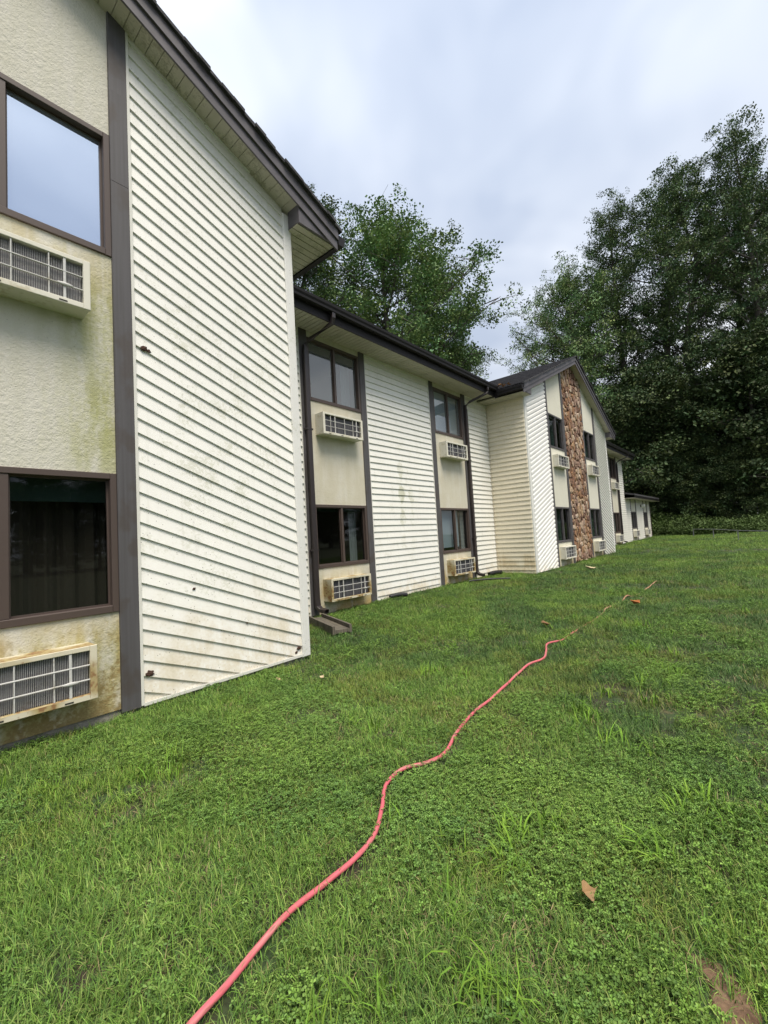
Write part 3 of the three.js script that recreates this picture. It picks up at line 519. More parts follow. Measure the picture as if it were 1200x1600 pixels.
function bayRoof(bay, z) {
  const [x0, x1] = bay, m = (x0 + x1) / 2, zf = z + 0.25, zb = -10.7, ex0 = x0 - 0.6, ex1 = x1 + 0.6;
  const u = (x) => EDGE + PITCH * (Math.min(x - x0, x1 - x)), top = (x) => u(x) + RT;
  const g = new Geo();
  for (const [a, b] of [[ex0, m], [m, ex1]]) {
    g.prism([[a, u(a) + 0.05, zf - 0.001], [b, u(b) + 0.05, zf - 0.001], [b, top(b), zf - 0.001], [a, top(a), zf - 0.001]], [[a, u(a) + 0.05, zb], [b, u(b) + 0.05, zb], [b, top(b), zb], [a, top(a), zb]]);
  }
  shingleSlope(g, [ex0 - 0.05, top(ex0) - 0.018, zb], [ex0 - 0.05, top(ex0) - 0.018, zf + 0.07], [m, top(m) + 0.012, zf + 0.07], [m, top(m) + 0.012, zb], 40, 0.012);
  shingleSlope(g, [ex1 + 0.05, top(ex1) - 0.018, zf + 0.07], [ex1 + 0.05, top(ex1) - 0.018, zb], [m, top(m) + 0.012, zb], [m, top(m) + 0.012, zf + 0.07], 40, 0.012);
  // ragged shingle edge along the rake
  const R = rng(9 + Math.round(x1)); for (const s of [0, 1]) for (let i = 0; i < 40; i++) { const a = s ? ex1 + 0.05 : ex0 - 0.05, t0 = i / 40, t1 = (i + 1) / 40, xa = mix(a, m, t0), xb = mix(a, m, t1), o = 0.07 + R() * 0.03, dy = 0.002 + R() * 0.006; const L = xa < xb ? [xa, xb] : [xb, xa], q = (x, d, zz) => [x, top(x) + d + dy, zz]; g.prism([q(L[0], -0.035, zf + o), q(L[1], -0.035, zf + o), q(L[1], 0.004, zf + o), q(L[0], 0.004, zf + o)], [q(L[0], -0.035, zf), q(L[1], -0.035, zf), q(L[1], 0.004, zf), q(L[0], 0.004, zf)]); }
  g.mesh('roof', M.shingle, building);
  // rake: two stepped fascia boards and a ribbed sloping soffit on each side
  for (const [a, b] of [[ex0, m], [m, ex1]]) {
    const board = (lo, hi, za, zc) => new Geo().prism([[a, u(a) + lo, zc], [b, u(b) + lo, zc], [b, u(b) + hi, zc], [a, u(a) + hi, zc]], [[a, u(a) + lo, za], [b, u(b) + lo, za], [b, u(b) + hi, za], [a, u(a) + hi, za]]).mesh('rake_board', M.fascia, building);
    board(-0.045, 0.105, zf, zf + 0.02); board(0.085, 0.232, zf + 0.02, zf + 0.045);
    const s = new Geo(), n = Math.round((b - a) / 0.1);
    const lo = a === ex0 ? x0 : m, hi = a === ex0 ? m : x1;
    for (let i = 0; i < n; i++) { const p = mix(a, b, i / n), q = mix(a, b, (i + 1) / n) - 0.005; if (q <= lo || p >= hi) continue; s.prism([[p, u(p) - 0.006, zf], [q, u(q) - 0.006, zf], [q, u(q) + 0.014, zf], [p, u(p) + 0.014, zf]], [[p, u(p) - 0.006, z - 0.08], [q, u(q) - 0.006, z - 0.08], [q, u(q) + 0.014, z - 0.08], [p, u(p) + 0.014, z - 0.08]]); }
    s.mesh('soffit', M.soffit, building);
  }
  // boxed eave returns at both ends
  const by = 5.27;
  for (const [a, b, dir] of [[x1 - 0.02, ex1 - 0.01, 1], [x0 + 0.02, ex0 + 0.01, -1]]) {
    const A0 = Math.min(a, b), A1 = Math.max(a, b), f = (x) => u(x) - 0.02;
    const gg = new Geo(); const fr = [[A0, by, zf - 0.002], [A1, by, zf - 0.002], [A1, Math.max(by + 0.01, f(A1)), zf - 0.002], [A0, Math.max(by + 0.01, f(A0)), zf - 0.002]];
    gg.prism(fr, fr.map((q) => [q[0], q[1], zf - 0.03]));
    gg.box(dir > 0 ? A0 : A1 - 0.02, dir > 0 ? A0 + 0.02 : A1, by, u(a) + 0.02, z + 0.036, zf - 0.031);
    gg.mesh('eave_return', M.fascia, building);
    const s = new Geo(), zback = ZR + 0.602; // flat ribbed soffit under the eave, ribs along the eave's depth
    for (let q = zf - 0.04; q > zback - 0.5; q -= 0.1) { s.box(A0, A1, by - 0.006, by + 0.012, q - 0.088, q); s.box(A0, A1, by + 0.004, by + 0.013, q - 0.1, q - 0.088); }
    s.mesh('soffit', M.soffit, building);
    const fx = dir > 0 ? ex1 : ex0;
    new Geo().box(fx - 0.012, fx + 0.012, by - 0.03, top(fx) - 0.03, zback, zf - 0.001).mesh('fascia_board', M.gutter, building);
    gutter([fx + dir * 0.013, 5.28, zback + 0.13], [fx + dir * 0.013, 5.28, zf + 0.03], dir);
  }
}
bayRoof(bayA, ZA); bayRoof(bayB, ZB);

// ---- downspouts: rectangular pipe with an offset elbow under the soffit and a kick-out at the foot
function sweepRect(pts, w, d) { // rectangular section swept along points in the plane x = const (pipe bends in y and z), or general
  const g = new Geo(), rings = [];
  for (let i = 0; i < pts.length; i++) {
    const t = V(0, 0, 0).subVectors(pts[Math.min(i + 1, pts.length - 1)], pts[Math.max(0, i - 1)]).normalize();
    const side = Math.abs(t.x) > 0.3 ? V(0, 0, 0).crossVectors(V(0, 1, 0), t).normalize() : V(1, 0, 0), n = V(0, 0, 0).crossVectors(side, t).normalize();
    side.crossVectors(t, n).normalize();
    const c = 0.2; rings.push([[-1, -1 + c], [-1 + c, -1], [1 - c, -1], [1, -1 + c], [1, 1 - c], [1 - c, 1], [-1 + c, 1], [-1, 1 - c]].map(([a, b]) => { const q = pts[i].clone().addScaledVector(side, a * w / 2).addScaledVector(n, b * d / 2); return [q.x, q.y, q.z]; }));
  }
  for (let i = 0; i + 1 < rings.length; i++) for (let k = 0; k < 8; k++) g.quad(rings[i][k], rings[i][(k + 1) % 8], rings[i + 1][(k + 1) % 8], rings[i + 1][k]);
  return g;
}
function downspout(x, xTop) {
  const zw = ZR + 0.085, y0 = g0(x) + 0.03;
  const pts = [V(xTop, 5.44, ZR + 0.66), V(xTop, 5.36, ZR + 0.66), V(xTop, 5.27, ZR + 0.62), V(mix(xTop, x, 0.75), 5.08, ZR + 0.18), V(x, 4.98, zw), V(x, 4.86, zw), V(x, y0 + 0.16, zw)];
  const d = sweepRect(pts.slice(0, 6), 0.075, 0.06).mesh('downspout', M.pipe, building);
  sweepRect([V(x, 4.88, zw), V(x, 2.6, zw), V(x, y0 + 0.2, zw)], 0.095, 0.07).mesh('pipe', M.pipe, d);
  sweepRect([V(x, y0 + 0.24, zw), V(x, y0 + 0.12, zw + 0.01), V(x + 0.02, y0 + 0.06, zw + 0.07), V(x + 0.04, y0 + 0.035, zw + 0.2)], 0.1, 0.075).mesh('kick_out', M.pipe, d);
  for (const y of [1.2, 3.4]) new Geo().box(x - 0.07, x + 0.07, y, y + 0.03, ZR + 0.03, zw + 0.038).mesh('strap', M.pipe, d);
}
downspout(5.15, 5.35); downspout(10.96, 11.25); downspout(28.46, 28.7);

// leaf litter caught in the valley gutter
{
  const R = rng(77), g = new Geo();
  for (let i = 0; i < 60; i++) { const x = 11.75 + R() * 0.3, z = ZR + 0.66 - R() * 0.25 + (R() < 0.5 ? R() * 0.4 : 0), y = 5.56 + R() * 0.05, s = 0.03 + R() * 0.03, a = R() * 6.3, dx = Math.cos(a) * s, dz = Math.sin(a) * s, h = R() * 0.05; g.quad([x - dx, y, z - dz], [x + dz * 0.6, y + h, z - dx * 0.6], [x + dx, y + h * 1.3, z + dz], [x - dz * 0.6, y + h * 0.4, z + dx * 0.6]); }
  const m = tag(g.mesh('gutter_leaves', cloth(0.36, 0.2, 0.07)), 'orange brown leaves caught in the gutter corner beside the stone gable', 'leaf litter'); m.userData.kind = 'stuff';
}

// ------------------------------------------------------------------ air conditioners in the wall
M.acCase = std({ map: colorTex(256, 256, (u, v) => { const a = pfbm(u, v, 6, 201, 4), b = pfbm(u, v, 40, 203, 3); return mix3([0.68, 0.665, 0.57], [0.4, 0.33, 0.17], sm(0.55, 0.8, a * 0.65 + b * 0.35) * 0.6); }), roughness: 0.6 });
M.acRust = std({ map: colorTex(256, 256, (u, v) => { const a = pfbm(u, v, 5, 211, 4), b = pfbm(u, v, 40, 213, 3), c = mix3([0.62, 0.58, 0.45], [0.4, 0.32, 0.15], sm(0.35, 0.7, a)); return mix3(c, [0.22, 0.1, 0.04], sm(0.55, 0.72, a * 0.5 + b * 0.5) * 0.8); }), roughness: 0.7 });
M.acGrille = std({ map: colorTex(128, 128, (u, v) => { const a = pfbm(u, v, 8, 221, 4), b = pfbm(u, v, 48, 223, 3); return mix3([0.56, 0.56, 0.54], [0.3, 0.27, 0.2], sm(0.5, 0.78, a * 0.5 + b * 0.5) * 0.8); }), roughness: 0.5 });
M.acCoil = std({ map: colorTex(512, 64, (u, v) => { const f = (u * 90) % 1, k = hash(Math.floor(u * 90), 0, 5); const c = [0.055, 0.053, 0.062].map((q) => q * (0.6 + 0.7 * k)); return f < 0.3 ? [0.17, 0.17, 0.185] : c; }), roughness: 0.6, metalness: 0.1 });
function acUnit(cx, y0, z, label, opts = {}) {
  const w = opts.w ?? 1.05, h = opts.h ?? 0.4, d = opts.d ?? 0.22, t = thing('air_conditioner', label, 'air conditioner', [cx, y0, z], 'wall air conditioners under the windows');
  const x0 = -w / 2, x1 = w / 2, L = 0.02, c = opts.case ?? M.acCase;
  // sleeve: four sides and a lip
  const sl = new Geo(); sl.box(x0, x1, 0, L, -0.15, d - 0.03); sl.box(x0, x1, h - L, h, -0.15, d - 0.03); sl.box(x0, x0 + L, L, h - L, -0.15, d - 0.03); sl.box(x1 - L, x1, L, h - L, -0.15, d - 0.03);
  sl.mesh('sleeve', c, t);
  const fr = new Geo(), b = 0.045; fr.cbox(x0 - 0.004, x0 + b, -0.004, h + 0.004, d - 0.03, d); fr.cbox(x1 - b, x1 + 0.004, -0.004, h + 0.004, d - 0.03, d); fr.cbox(x0 + b, x1 - b, h - b * 0.75, h + 0.004, d - 0.03, d - 0.001); fr.cbox(x0 + b, x1 - b, -0.004, b * 0.9, d - 0.03, d - 0.001);
  fr.mesh('front_frame', c, t);
  const gx0 = x0 + b, gx1 = x1 - b, gy0 = b * 0.9, gy1 = h - b * 0.75, W = gx1 - gx0;
  new Geo((q) => [(q[0] - gx0) / W, q[1]]).box(gx0, gx1, gy0, gy1, d - 0.09, d - 0.06).mesh('coil', M.acCoil, t);
  if (opts.fine) { const ww = new Geo(); for (let i = 0; i <= 90; i++) { const x = gx0 + (W * i) / 90; ww.box(x - 0.0009, x + 0.0009, gy0, gy1, d - 0.034, d - 0.031); } const m = ww.mesh('guard_wires', M.acGrille, t); }
  const bar = (a, e, y, f, zz) => new Geo().cbox(a, e, y, f, zz - 0.014, zz, 0.002).mesh('grille_bar', M.acGrille, t);
  for (const f of [0.15, 0.53, 0.765]) bar(gx0 + W * f - 0.0045, gx0 + W * f + 0.0045, gy0, gy1, d - 0.008);
  for (const f of [0.268, 0.87]) bar(gx0 + W * f - 0.009, gx0 + W * f + 0.009, gy0, gy1, d - 0.007);
  for (const f of [1 / 3, 2 / 3]) bar(gx0, gx1, gy0 + (gy1 - gy0) * f - 0.0045, gy0 + (gy1 - gy0) * f + 0.0045, d - 0.0055);
  // oval latch on the right hand upright, drain slots below
  const lt = new THREE.SphereGeometry(1, 12, 8); lt.scale(0.055, 0.013, 0.008); lt.translate(gx0 + W * 0.87, gy0 + (gy1 - gy0) / 3, d); put('latch', lt, M.acGrille, t);
  for (const f of [0.12, 0.42, 0.8]) new Geo().box(x0 + w * f, x0 + w * f + 0.055, 0.008, 0.018, d - 0.004, d + 0.0015).mesh('drain_slot', std({ color: lin(0.03, 0.026, 0.02), roughness: 0.9 }), t);
  return t;
}
acUnit(0.615, 3.35, ZA, 'air conditioner under the sky-reflecting upper window at far left', { fine: true });
acUnit(0.615, 0.262, ZA, 'rusty stained air conditioner near the ground below the black window at far left', { fine: true, case: M.acRust });
acUnit(5.9, 3.35, ZR, 'upper air conditioner in the recess column beside the near gabled bay', { d: 0.24 });
acUnit(5.9, 0.27, ZR, 'lower air conditioner in the recess column beside the near gabled bay', { case: M.acRust, d: 0.24 });
acUnit(10.1, 3.36, ZR, 'upper air conditioner below the blue blind, in the recess column nearer the stone gable', { d: 0.24 });
acUnit(10.1, 0.3, ZR, 'lower air conditioner below the blue blind, in the recess column nearer the stone gable', { case: M.acRust, d: 0.24 });
acUnit(14.99, 3.36, ZB, 'upper air conditioner just left of the stone strip', { d: 0.19 });
acUnit(14.99, 0.34, ZB, 'lower air conditioner just left of the stone strip', { d: 0.19 });
acUnit(18.83, 3.36, ZB, 'upper air conditioner just right of the stone strip', { d: 0.19 });
acUnit(18.83, 0.36, ZB, 'lower air conditioner just right of the stone strip', { d: 0.19 });
acUnit(27.67, 3.36, ZR, 'upper air conditioner on the far recess behind the stone gable', { d: 0.19 });
acUnit(27.67, 0.36, ZR, 'lower air conditioner on the far recess behind the stone gable', { d: 0.19 });
acUnit(32.24, 0.5, ZR, 'air conditioner below the first window of the low wing', { d: 0.19 });
acUnit(36.08, 0.5, ZR, 'air conditioner below the last window of the low wing', { d: 0.19, w: 0.95 });
// wall lamp on the low wing
{
  const t = thing('wall_lamp', 'small round white lamp under the eave of the low wing', 'lamp', [34.6, 2.55, ZR + 0.02]);
  const s = new THREE.SphereGeometry(0.13, 16, 12); s.translate(0, 0, 0.16); put('globe', s, std({ color: lin(0.75, 0.75, 0.72), roughness: 0.4 }), t);
  const c = new THREE.CylinderGeometry(0.07, 0.09, 0.06, 14); c.rotateX(Math.PI / 2); c.translate(0, 0, 0.03); put('base', c, M.brown, t);
}
scene.updateMatrixWorld(true);
// ------------------------------------------------------------------ pink hose across the lawn
const hosePath = [[0.36, -1.27], [0.46, -1.3], [0.58, -1.33], [0.69, -1.345], [0.84, -1.385], [1.0, -1.42], [1.19, -1.425], [1.34, -1.425], [1.51, -1.46], [1.68, -1.56], [1.86, -1.68], [2.02, -1.69], [2.15, -1.62], [2.3, -1.59], [2.55, -1.66], [2.95, -1.74], [3.41, -1.76], [3.86, -1.81], [4.19, -1.83], [4.42, -1.77], [4.7, -1.84], [5.02, -1.94], [5.29, -1.87], [5.7, -1.88], [6.08, -1.91], [6.55, -1.89], [7.1, -1.92], [7.5, -1.93], [7.83, -1.93], [8.71, -1.9], [9.58, -1.81], [10.4, -1.79], [11.14, -1.78], [12.5, -1.7], [14.07, -1.59], [16, -1.45]];
const hoseCurve = new THREE.CatmullRomCurve3(hosePath.map(([x, z]) => V(x, 0, z)), false, 'centripetal');
const hosePts = hoseCurve.getSpacedPoints(520);
const hoseLift = (x) => 0.03 + (fbm(x * 2.3, 1, 66, 3) - 0.5) * 0.02 - 0.034 * sm(5.2, 6.0, x) + 0.035 * (sm(7.3, 7.45, x) * sm(7.9, 7.75, x) + sm(8.5, 8.7, x) * sm(9.0, 8.8, x) + sm(9.7, 10, x) * sm(11.3, 11, x));
for (const p of hosePts) p.y = height(p.x, p.z) + hoseLift(p.x);
M.hose = new THREE.MeshPhysicalMaterial({ map: colorTex(64, 2048, (u, v) => { const a = fbm(v * 90, u * 6, 401, 4), b = fbm(v * 600, u * 20, 404, 3), far = sm(0.3, 0.42, v); let c = mix3([0.6, 0.12, 0.15], [0.42, 0.22, 0.13], far); c = mix3(c, [0.6, 0.33, 0.29], sm(0.5, 0.78, a) * 0.5); return mix3(c, [0.2, 0.11, 0.06], sm(0.5, 0.72, b * 0.6 + a * 0.4) * 0.6); }), roughness: 0.6 });
{
  const g = tube(hosePts, hosePts.map(() => 0.0108), 12), uv = g.attributes.uv; for (let i = 0; i < uv.count; i++) uv.setXY(i, uv.getX(i) / 0.12, uv.getY(i) / 17);
  tag(put('garden_hose', g, M.hose), 'faded pink hose winding away over the lawn', 'hose');
}
const hoseGrid = new Map(); for (const p of hosePts) if (p.x < 11.5) hoseGrid.set(Math.round(p.x * 20) + ',' + Math.round(p.z * 20), 1);
const hoseDist = (x, z) => { let best = 9; const i = Math.round(x * 20), j = Math.round(z * 20); let near = false; for (let a = -2; a <= 2 && !near; a++) for (let b = -2; b <= 2; b++) if (hoseGrid.has((i + a) + ',' + (j + b))) { near = true; break; } if (!near) return best; for (const p of hosePts) { const d = Math.hypot(p.x - x, p.z - z); if (d < best) best = d; } return best; };

// ------------------------------------------------------------------ lawn
function bladeClump(seed, n, rad, len, wid, lean, cols) {
  const R = rng(seed), P = [], C = [];
  for (let i = 0; i < n; i++) {
    const a = R() * 6.283, r = Math.sqrt(R()) * rad, x = Math.cos(a) * r, z = Math.sin(a) * r, L = len * (0.45 + 0.75 * R()), w = wid * (0.6 + 0.7 * R()), dir = R() * 6.283, le = lean * (0.25 + 1.1 * R()), px = Math.cos(dir), pz = Math.sin(dir), tw = dir + 1.57 + (R() - 0.5) * 1.2, sx = Math.cos(tw) * w / 2, sz = Math.sin(tw) * w / 2;
    const segs = 4, rows = []; let cx = x, cy = -0.012, cz = z, ang = 0.1 * R();
    for (let k = 0; k <= segs; k++) { const f = 1 - Math.pow(k / segs, 1.8); rows.push([cx - sx * f, cy, cz - sz * f, cx + sx * f, cy, cz + sz * f]); ang += le / segs * (0.5 + k * 0.4); const st = L / segs; cx += px * Math.sin(ang) * st; cz += pz * Math.sin(ang) * st; cy += Math.cos(ang) * st; }
    const c = cols[Math.floor(R() * cols.length)], v = 0.8 + 0.4 * R(), col = [c[0] * v, c[1] * v, c[2] * v];
    for (let k = 0; k < segs; k++) {
      const q = rows[k], s = rows[k + 1], A = q.slice(0, 3), B2 = q.slice(3), C1 = s.slice(3), D = s.slice(0, 3);
      P.push(...A, ...B2, ...C1); C.push(...col, ...col, ...col);
      if (k < segs - 1) { P.push(...A, ...C1, ...D); C.push(...col, ...col, ...col); }
    }
  }
  const g = new THREE.BufferGeometry(); g.setAttribute('position', new THREE.Float32BufferAttribute(P, 3)); g.setAttribute('color', new THREE.Float32BufferAttribute(C, 3)); g.computeVertexNormals(); return g;
}
function cloverClump(seed, n, rad, cols) { // three-part leaves on thin stalks
  const R = rng(seed), P = [], C = [], push = (t, c) => { for (const q of t) { P.push(...q); C.push(...c); } };
  for (let i = 0; i < n; i++) {
    const a = R() * 6.283, r = Math.sqrt(R()) * rad, h = 0.012 + R() * 0.038, x = Math.cos(a) * r, z = Math.sin(a) * r, tx = (R() - 0.5) * 0.7, tz = (R() - 0.5) * 0.7, s = 0.0048 + R() * 0.006, o = R() * 6.283;
    const c0 = cols[Math.floor(R() * cols.length)], v = 0.8 + 0.4 * R(), c = c0.map((q) => q * v), up = (dx, dz, l) => [x + dx, h + dx * tx + dz * tz + l, z + dz];
    push([[x - 0.001, -0.01, z], [x + 0.001, -0.01, z], [x, h, z]], c);
    for (let k = 0; k < 3; k++) {
      const b = o + k * 2.094, ca = Math.cos(b), sa = Math.sin(b), at = (f, w, l) => up(ca * f * s - sa * w * s, sa * f * s + ca * w * s, l);
      const b0 = at(0.08, 0, 0), m1 = at(0.62, 0, -0.0015), t = at(1.08, 0, 0), l1 = at(0.55, 0.42, 0.003), l2 = at(1.02, 0.38, 0.003), r1 = at(0.55, -0.42, 0.003), r2 = at(1.02, -0.38, 0.003);
      push([b0, m1, l1], c); push([l1, m1, l2], c); push([m1, t, l2], c); push([b0, r1, m1], c); push([r1, r2, m1], c); push([m1, r2, t], c);
    }
  }
  const g = new THREE.BufferGeometry(); g.setAttribute('position', new THREE.Float32BufferAttribute(P, 3)); g.setAttribute('color', new THREE.Float32BufferAttribute(C, 3)); g.computeVertexNormals(); return g;
}
const leafMat = (o = {}) => new THREE.MeshPhysicalMaterial({ vertexColors: true, roughness: 0.65, specularIntensity: 0.5, side: THREE.DoubleSide, ...o });
M.blade = leafMat(); M.clover = leafMat({ roughness: 0.55 });
const GREENS = [[0.105, 0.2, 0.04], [0.08, 0.16, 0.036], [0.145, 0.24, 0.055], [0.066, 0.132, 0.038], [0.18, 0.245, 0.085]], DRY = [[0.3, 0.24, 0.12], [0.24, 0.19, 0.1], [0.36, 0.31, 0.18]];
const inHouse = (x, z) => z < wallZ(x) + 0.015 && z > -15.6;
const cloverMask = (x, z) => sm(0.44, 0.66, fbm(x * 1.3 + 4, z * 1.3 + 2, 501, 5) + 0.07 * sm(-1.6, -0.4, z) * sm(5, 1, x));
function scatter(name, label, protos, mat, bands, keep, tint, seed) {
  const R = rng(seed), lists = protos.map(() => []);
  for (const [r0, r1, density, s0, s1] of bands) {
    const a0 = -0.3, a1 = 2.05, area = ((a1 - a0) / 2) * (r1 * r1 - r0 * r0), n = Math.round(area * density);
    for (let i = 0; i < n; i++) {
      const a = a0 + R() * (a1 - a0), r = Math.sqrt(r0 * r0 + R() * (r1 * r1 - r0 * r0)), x = Math.sin(a) * r, z = -Math.cos(a) * r, q = R(), w = R(), rot = R() * 6.283, tl = (R() - 0.5) * 0.3, tl2 = (R() - 0.5) * 0.3, sc = s0 + (s1 - s0) * R(), hv = R();
      if (x > 41.5 || inHouse(x, z) || bareSpot(x, z) && w > 0.04 && name !== 'dry_grass') continue;
      const k = keep(x, z, r) * (1 - 0.62 * sm(0.63, 0.72, fbm(x * 1.05 + 71, z * 1.05 + 3, 551, 4))); if (q > k) continue;
      const hd = r < 12 ? hoseDist(x, z) : 9; if (hd < 0.02 || hd < 0.06 && w < 0.7 && x < 5.3) continue;
      lists[Math.floor(w * protos.length * 0.9999)].push([x, z, rot, sc, tl, tl2, hv, r]);
    }
  }
  const holder = new THREE.Group(); holder.name = numbered(name); holder.userData = { label, category: name.split('_')[0], kind: 'stuff' }; scene.add(holder);
  const m4 = new THREE.Matrix4(), e = new THREE.Euler(), qn = new THREE.Quaternion(), c = new THREE.Color();
  lists.forEach((l, i) => {
    const im = new THREE.InstancedMesh(protos[i], mat, l.length); im.name = name + '_tufts'; im.userData.kind = 'stuff'; im.castShadow = im.receiveShadow = true;
    l.forEach(([x, z, rot, sc, tl, tl2, hv, r], j) => {
      e.set(tl, rot, tl2); qn.setFromEuler(e); const hs = sc * (0.72 + 0.56 * fbm(x * 1.6, z * 1.6 + 30, 511, 3)) * (r > 14 ? 0.9 : 1);
      m4.compose(V(x, height(x, z), z), qn, V(sc, hs, sc)); im.setMatrixAt(j, m4); const t = tint(x, z, hv); im.setColorAt(j, c.setRGB(...t));
    });
    holder.add(im);
  });
  return holder;
}
const lawnTint = (x, z, hv) => { // species and feeding patches in the turf
  const a = fbm(x * 0.5 + 11, z * 0.5, 521, 4), b = fbm(x * 2.1, z * 2.1 + 5, 523, 3), k = 0.62 + 0.76 * hv; const d = fbm(x * 1.2 + 31, z * 1.2, 527, 3); let t = mix3([0.72, 0.78, 0.82], [1.36, 1.34, 0.98], sm(0.36, 0.62, a)); t = mix3(t, [1.45, 1.08, 0.85], sm(0.58, 0.7, b) * 0.7); t = mix3(t, [1.5, 1.4, 0.85], sm(0.6, 0.7, d) * 0.7); return t.map((q) => q * k);
};
{
  const g = []; for (let i = 0; i < 6; i++) g.push(bladeClump(600 + i, 22, 0.055, 0.08, 0.0032, 1.75, GREENS));
  scatter('grass', 'short green grass of the lawn', g, M.blade, [[0.5, 2.6, 1050, 0.85, 1.25], [2.6, 5, 700, 0.9, 1.3], [5, 10, 330, 1.0, 1.6], [10, 20, 150, 1.2, 2.0], [20, 46, 48, 1.6, 2.6]], (x, z) => 1 - 0.3 * cloverMask(x, z), lawnTint, 1);
  const d = []; for (let i = 0; i < 2; i++) d.push(bladeClump(640 + i, 10, 0.06, 0.075, 0.003, 2.4, DRY));
  scatter('dry_grass', 'straw coloured dead blades among the lawn grass', d, M.blade, [[0.5, 3, 420, 0.8, 1.2], [3, 7, 200, 0.9, 1.4], [7, 18, 70, 1, 1.8]], (x, z) => 0.16 + 0.84 * sm(0.45, 0.68, fbm(x * 1.5 + 9, z * 1.5, 531, 4)), (x, z, hv) => [0.7 + 0.6 * hv, 0.7 + 0.6 * hv, 0.7 + 0.6 * hv], 2);
  const c = []; for (let i = 0; i < 4; i++) c.push(cloverClump(660 + i, 22, 0.06, [[0.14, 0.255, 0.055], [0.12, 0.225, 0.06], [0.17, 0.285, 0.07]]));
  scatter('clover', 'patches of small clover leaves in the lawn', c, M.clover, [[0.5, 2.6, 560, 0.8, 1.25], [2.6, 5, 380, 0.85, 1.3], [5, 10, 120, 1.0, 1.6], [10, 20, 30, 1.3, 2.0]], (x, z) => 0.06 + 0.9 * cloverMask(x, z), (x, z, hv) => { const k = 0.75 + 0.5 * hv, y = fbm(x * 1.7, z * 1.7, 541, 3); return [k * (0.85 + 0.5 * y), k * (0.9 + 0.3 * y), k * 0.95]; }, 3);
  // coarse tufts of broad bladed grass
  const t = []; for (let i = 0; i < 3; i++) t.push(bladeClump(680 + i, 16, 0.07, 0.19, 0.0085, 1.55, [[0.16, 0.285, 0.035], [0.13, 0.25, 0.035], [0.19, 0.31, 0.045]]));
  const spots = [[2.17, -0.52], [2.5, -0.3], [2.62, -0.18], [3.45, -1.2], [3.3, -1.05], [1.42, -0.93], [1.2, -0.72], [1.02, -0.6], [4.2, -0.8], [4.6, -0.6], [1.7, -0.85], [5.2, -1.1], [3.0, -0.7], [2.4, -2.3], [3.6, -2.6], [1.15, -2.9], [6.3, -1.3], [0.9, -1.0], [1.95, -0.9], [2.9, 0.05]];
  const cm = (x, z) => { let b = 0; for (const [sx, sz] of spots) b = Math.max(b, 1 - Math.hypot(x - sx, z - sz) / 0.13); return b > 0 ? 0.9 : 0.012; };
  scatter('coarse_grass', 'tufts of tall broad bladed grass in the lawn', t, leafMat({ roughness: 0.9, specularIntensity: 0.25 }), [[0.5, 8, 90, 0.65, 1.1], [8, 24, 14, 0.8, 1.2]], cm, (x, z, hv) => { const k = 0.8 + 0.4 * hv; return [k, k, k]; }, 4);
}
// ------------------------------------------------------------------ worn soil spot, fallen leaves, drains
{
  const g = new THREE.BufferGeometry(), P = [], U = [], I = [], n = 40, x0 = 1.38, x1 = 1.88, z0 = -0.36, z1 = 0.02;
  for (let j = 0; j <= n; j++) for (let i = 0; i <= n; i++) { const x = mix(x0, x1, i / n), z = mix(z0, z1, j / n), e = Math.min(i, n - i, j, n - j) / n; P.push(x, height(x, z) + (e < 0.04 ? -0.01 : bareSpot(x, z) ? 0.006 + (fbm(x * 30, z * 30, 7, 3)) * 0.012 : -0.006), z); U.push(x / 0.5, z / 0.5); }
  for (let j = 0; j < n; j++) for (let i = 0; i < n; i++) { const k = j * (n + 1) + i; I.push(k, k + n + 1, k + 1, k + 1, k + n + 1, k + n + 2); }
  g.setAttribute('position', new THREE.Float32BufferAttribute(P, 3)); g.setAttribute('uv', new THREE.Float32BufferAttribute(U, 2)); g.setIndex(I); g.computeVertexNormals();
  const m = std({ map: colorTex(512, 512, (u, v) => { const a = pfbm(u, v, 8, 701, 5), b = pfbm(u, v, 50, 703, 3); let c = mix3([0.1, 0.058, 0.034], [0.21, 0.135, 0.08], a); return c.map((q) => q * (0.65 + 0.7 * b)); }), bumpMap: soilBump, bumpScale: 0.01, roughness: 1 });
  structure(put('bare_soil', g, m));
}
function leafShape(len, wid, curl, teeth, seed) {
  const R = rng(seed), g = new Geo(), n = 9, L = [], Rr = [], C = [];
  for (let i = 0; i <= n; i++) { const t = i / n, w = wid * Math.sin(Math.PI * Math.pow(t, 0.8)) * (0.8 + 0.3 * R() * teeth), y = curl * (t - 0.5) * (t - 0.5) * 4 * len * 0.3 + R() * 0.003; C.push([0, y, (t - 0.5) * len]); L.push([-w, y + curl * w * 0.7 + R() * 0.004, (t - 0.5) * len + R() * 0.004]); Rr.push([w, y + curl * w * 0.5 + R() * 0.004, (t - 0.5) * len]); }
  for (let i = 0; i < n; i++) { g.quad(L[i], C[i], C[i + 1], L[i + 1]); g.quad(C[i], Rr[i], Rr[i + 1], C[i + 1]); }
  return g.geo();
}
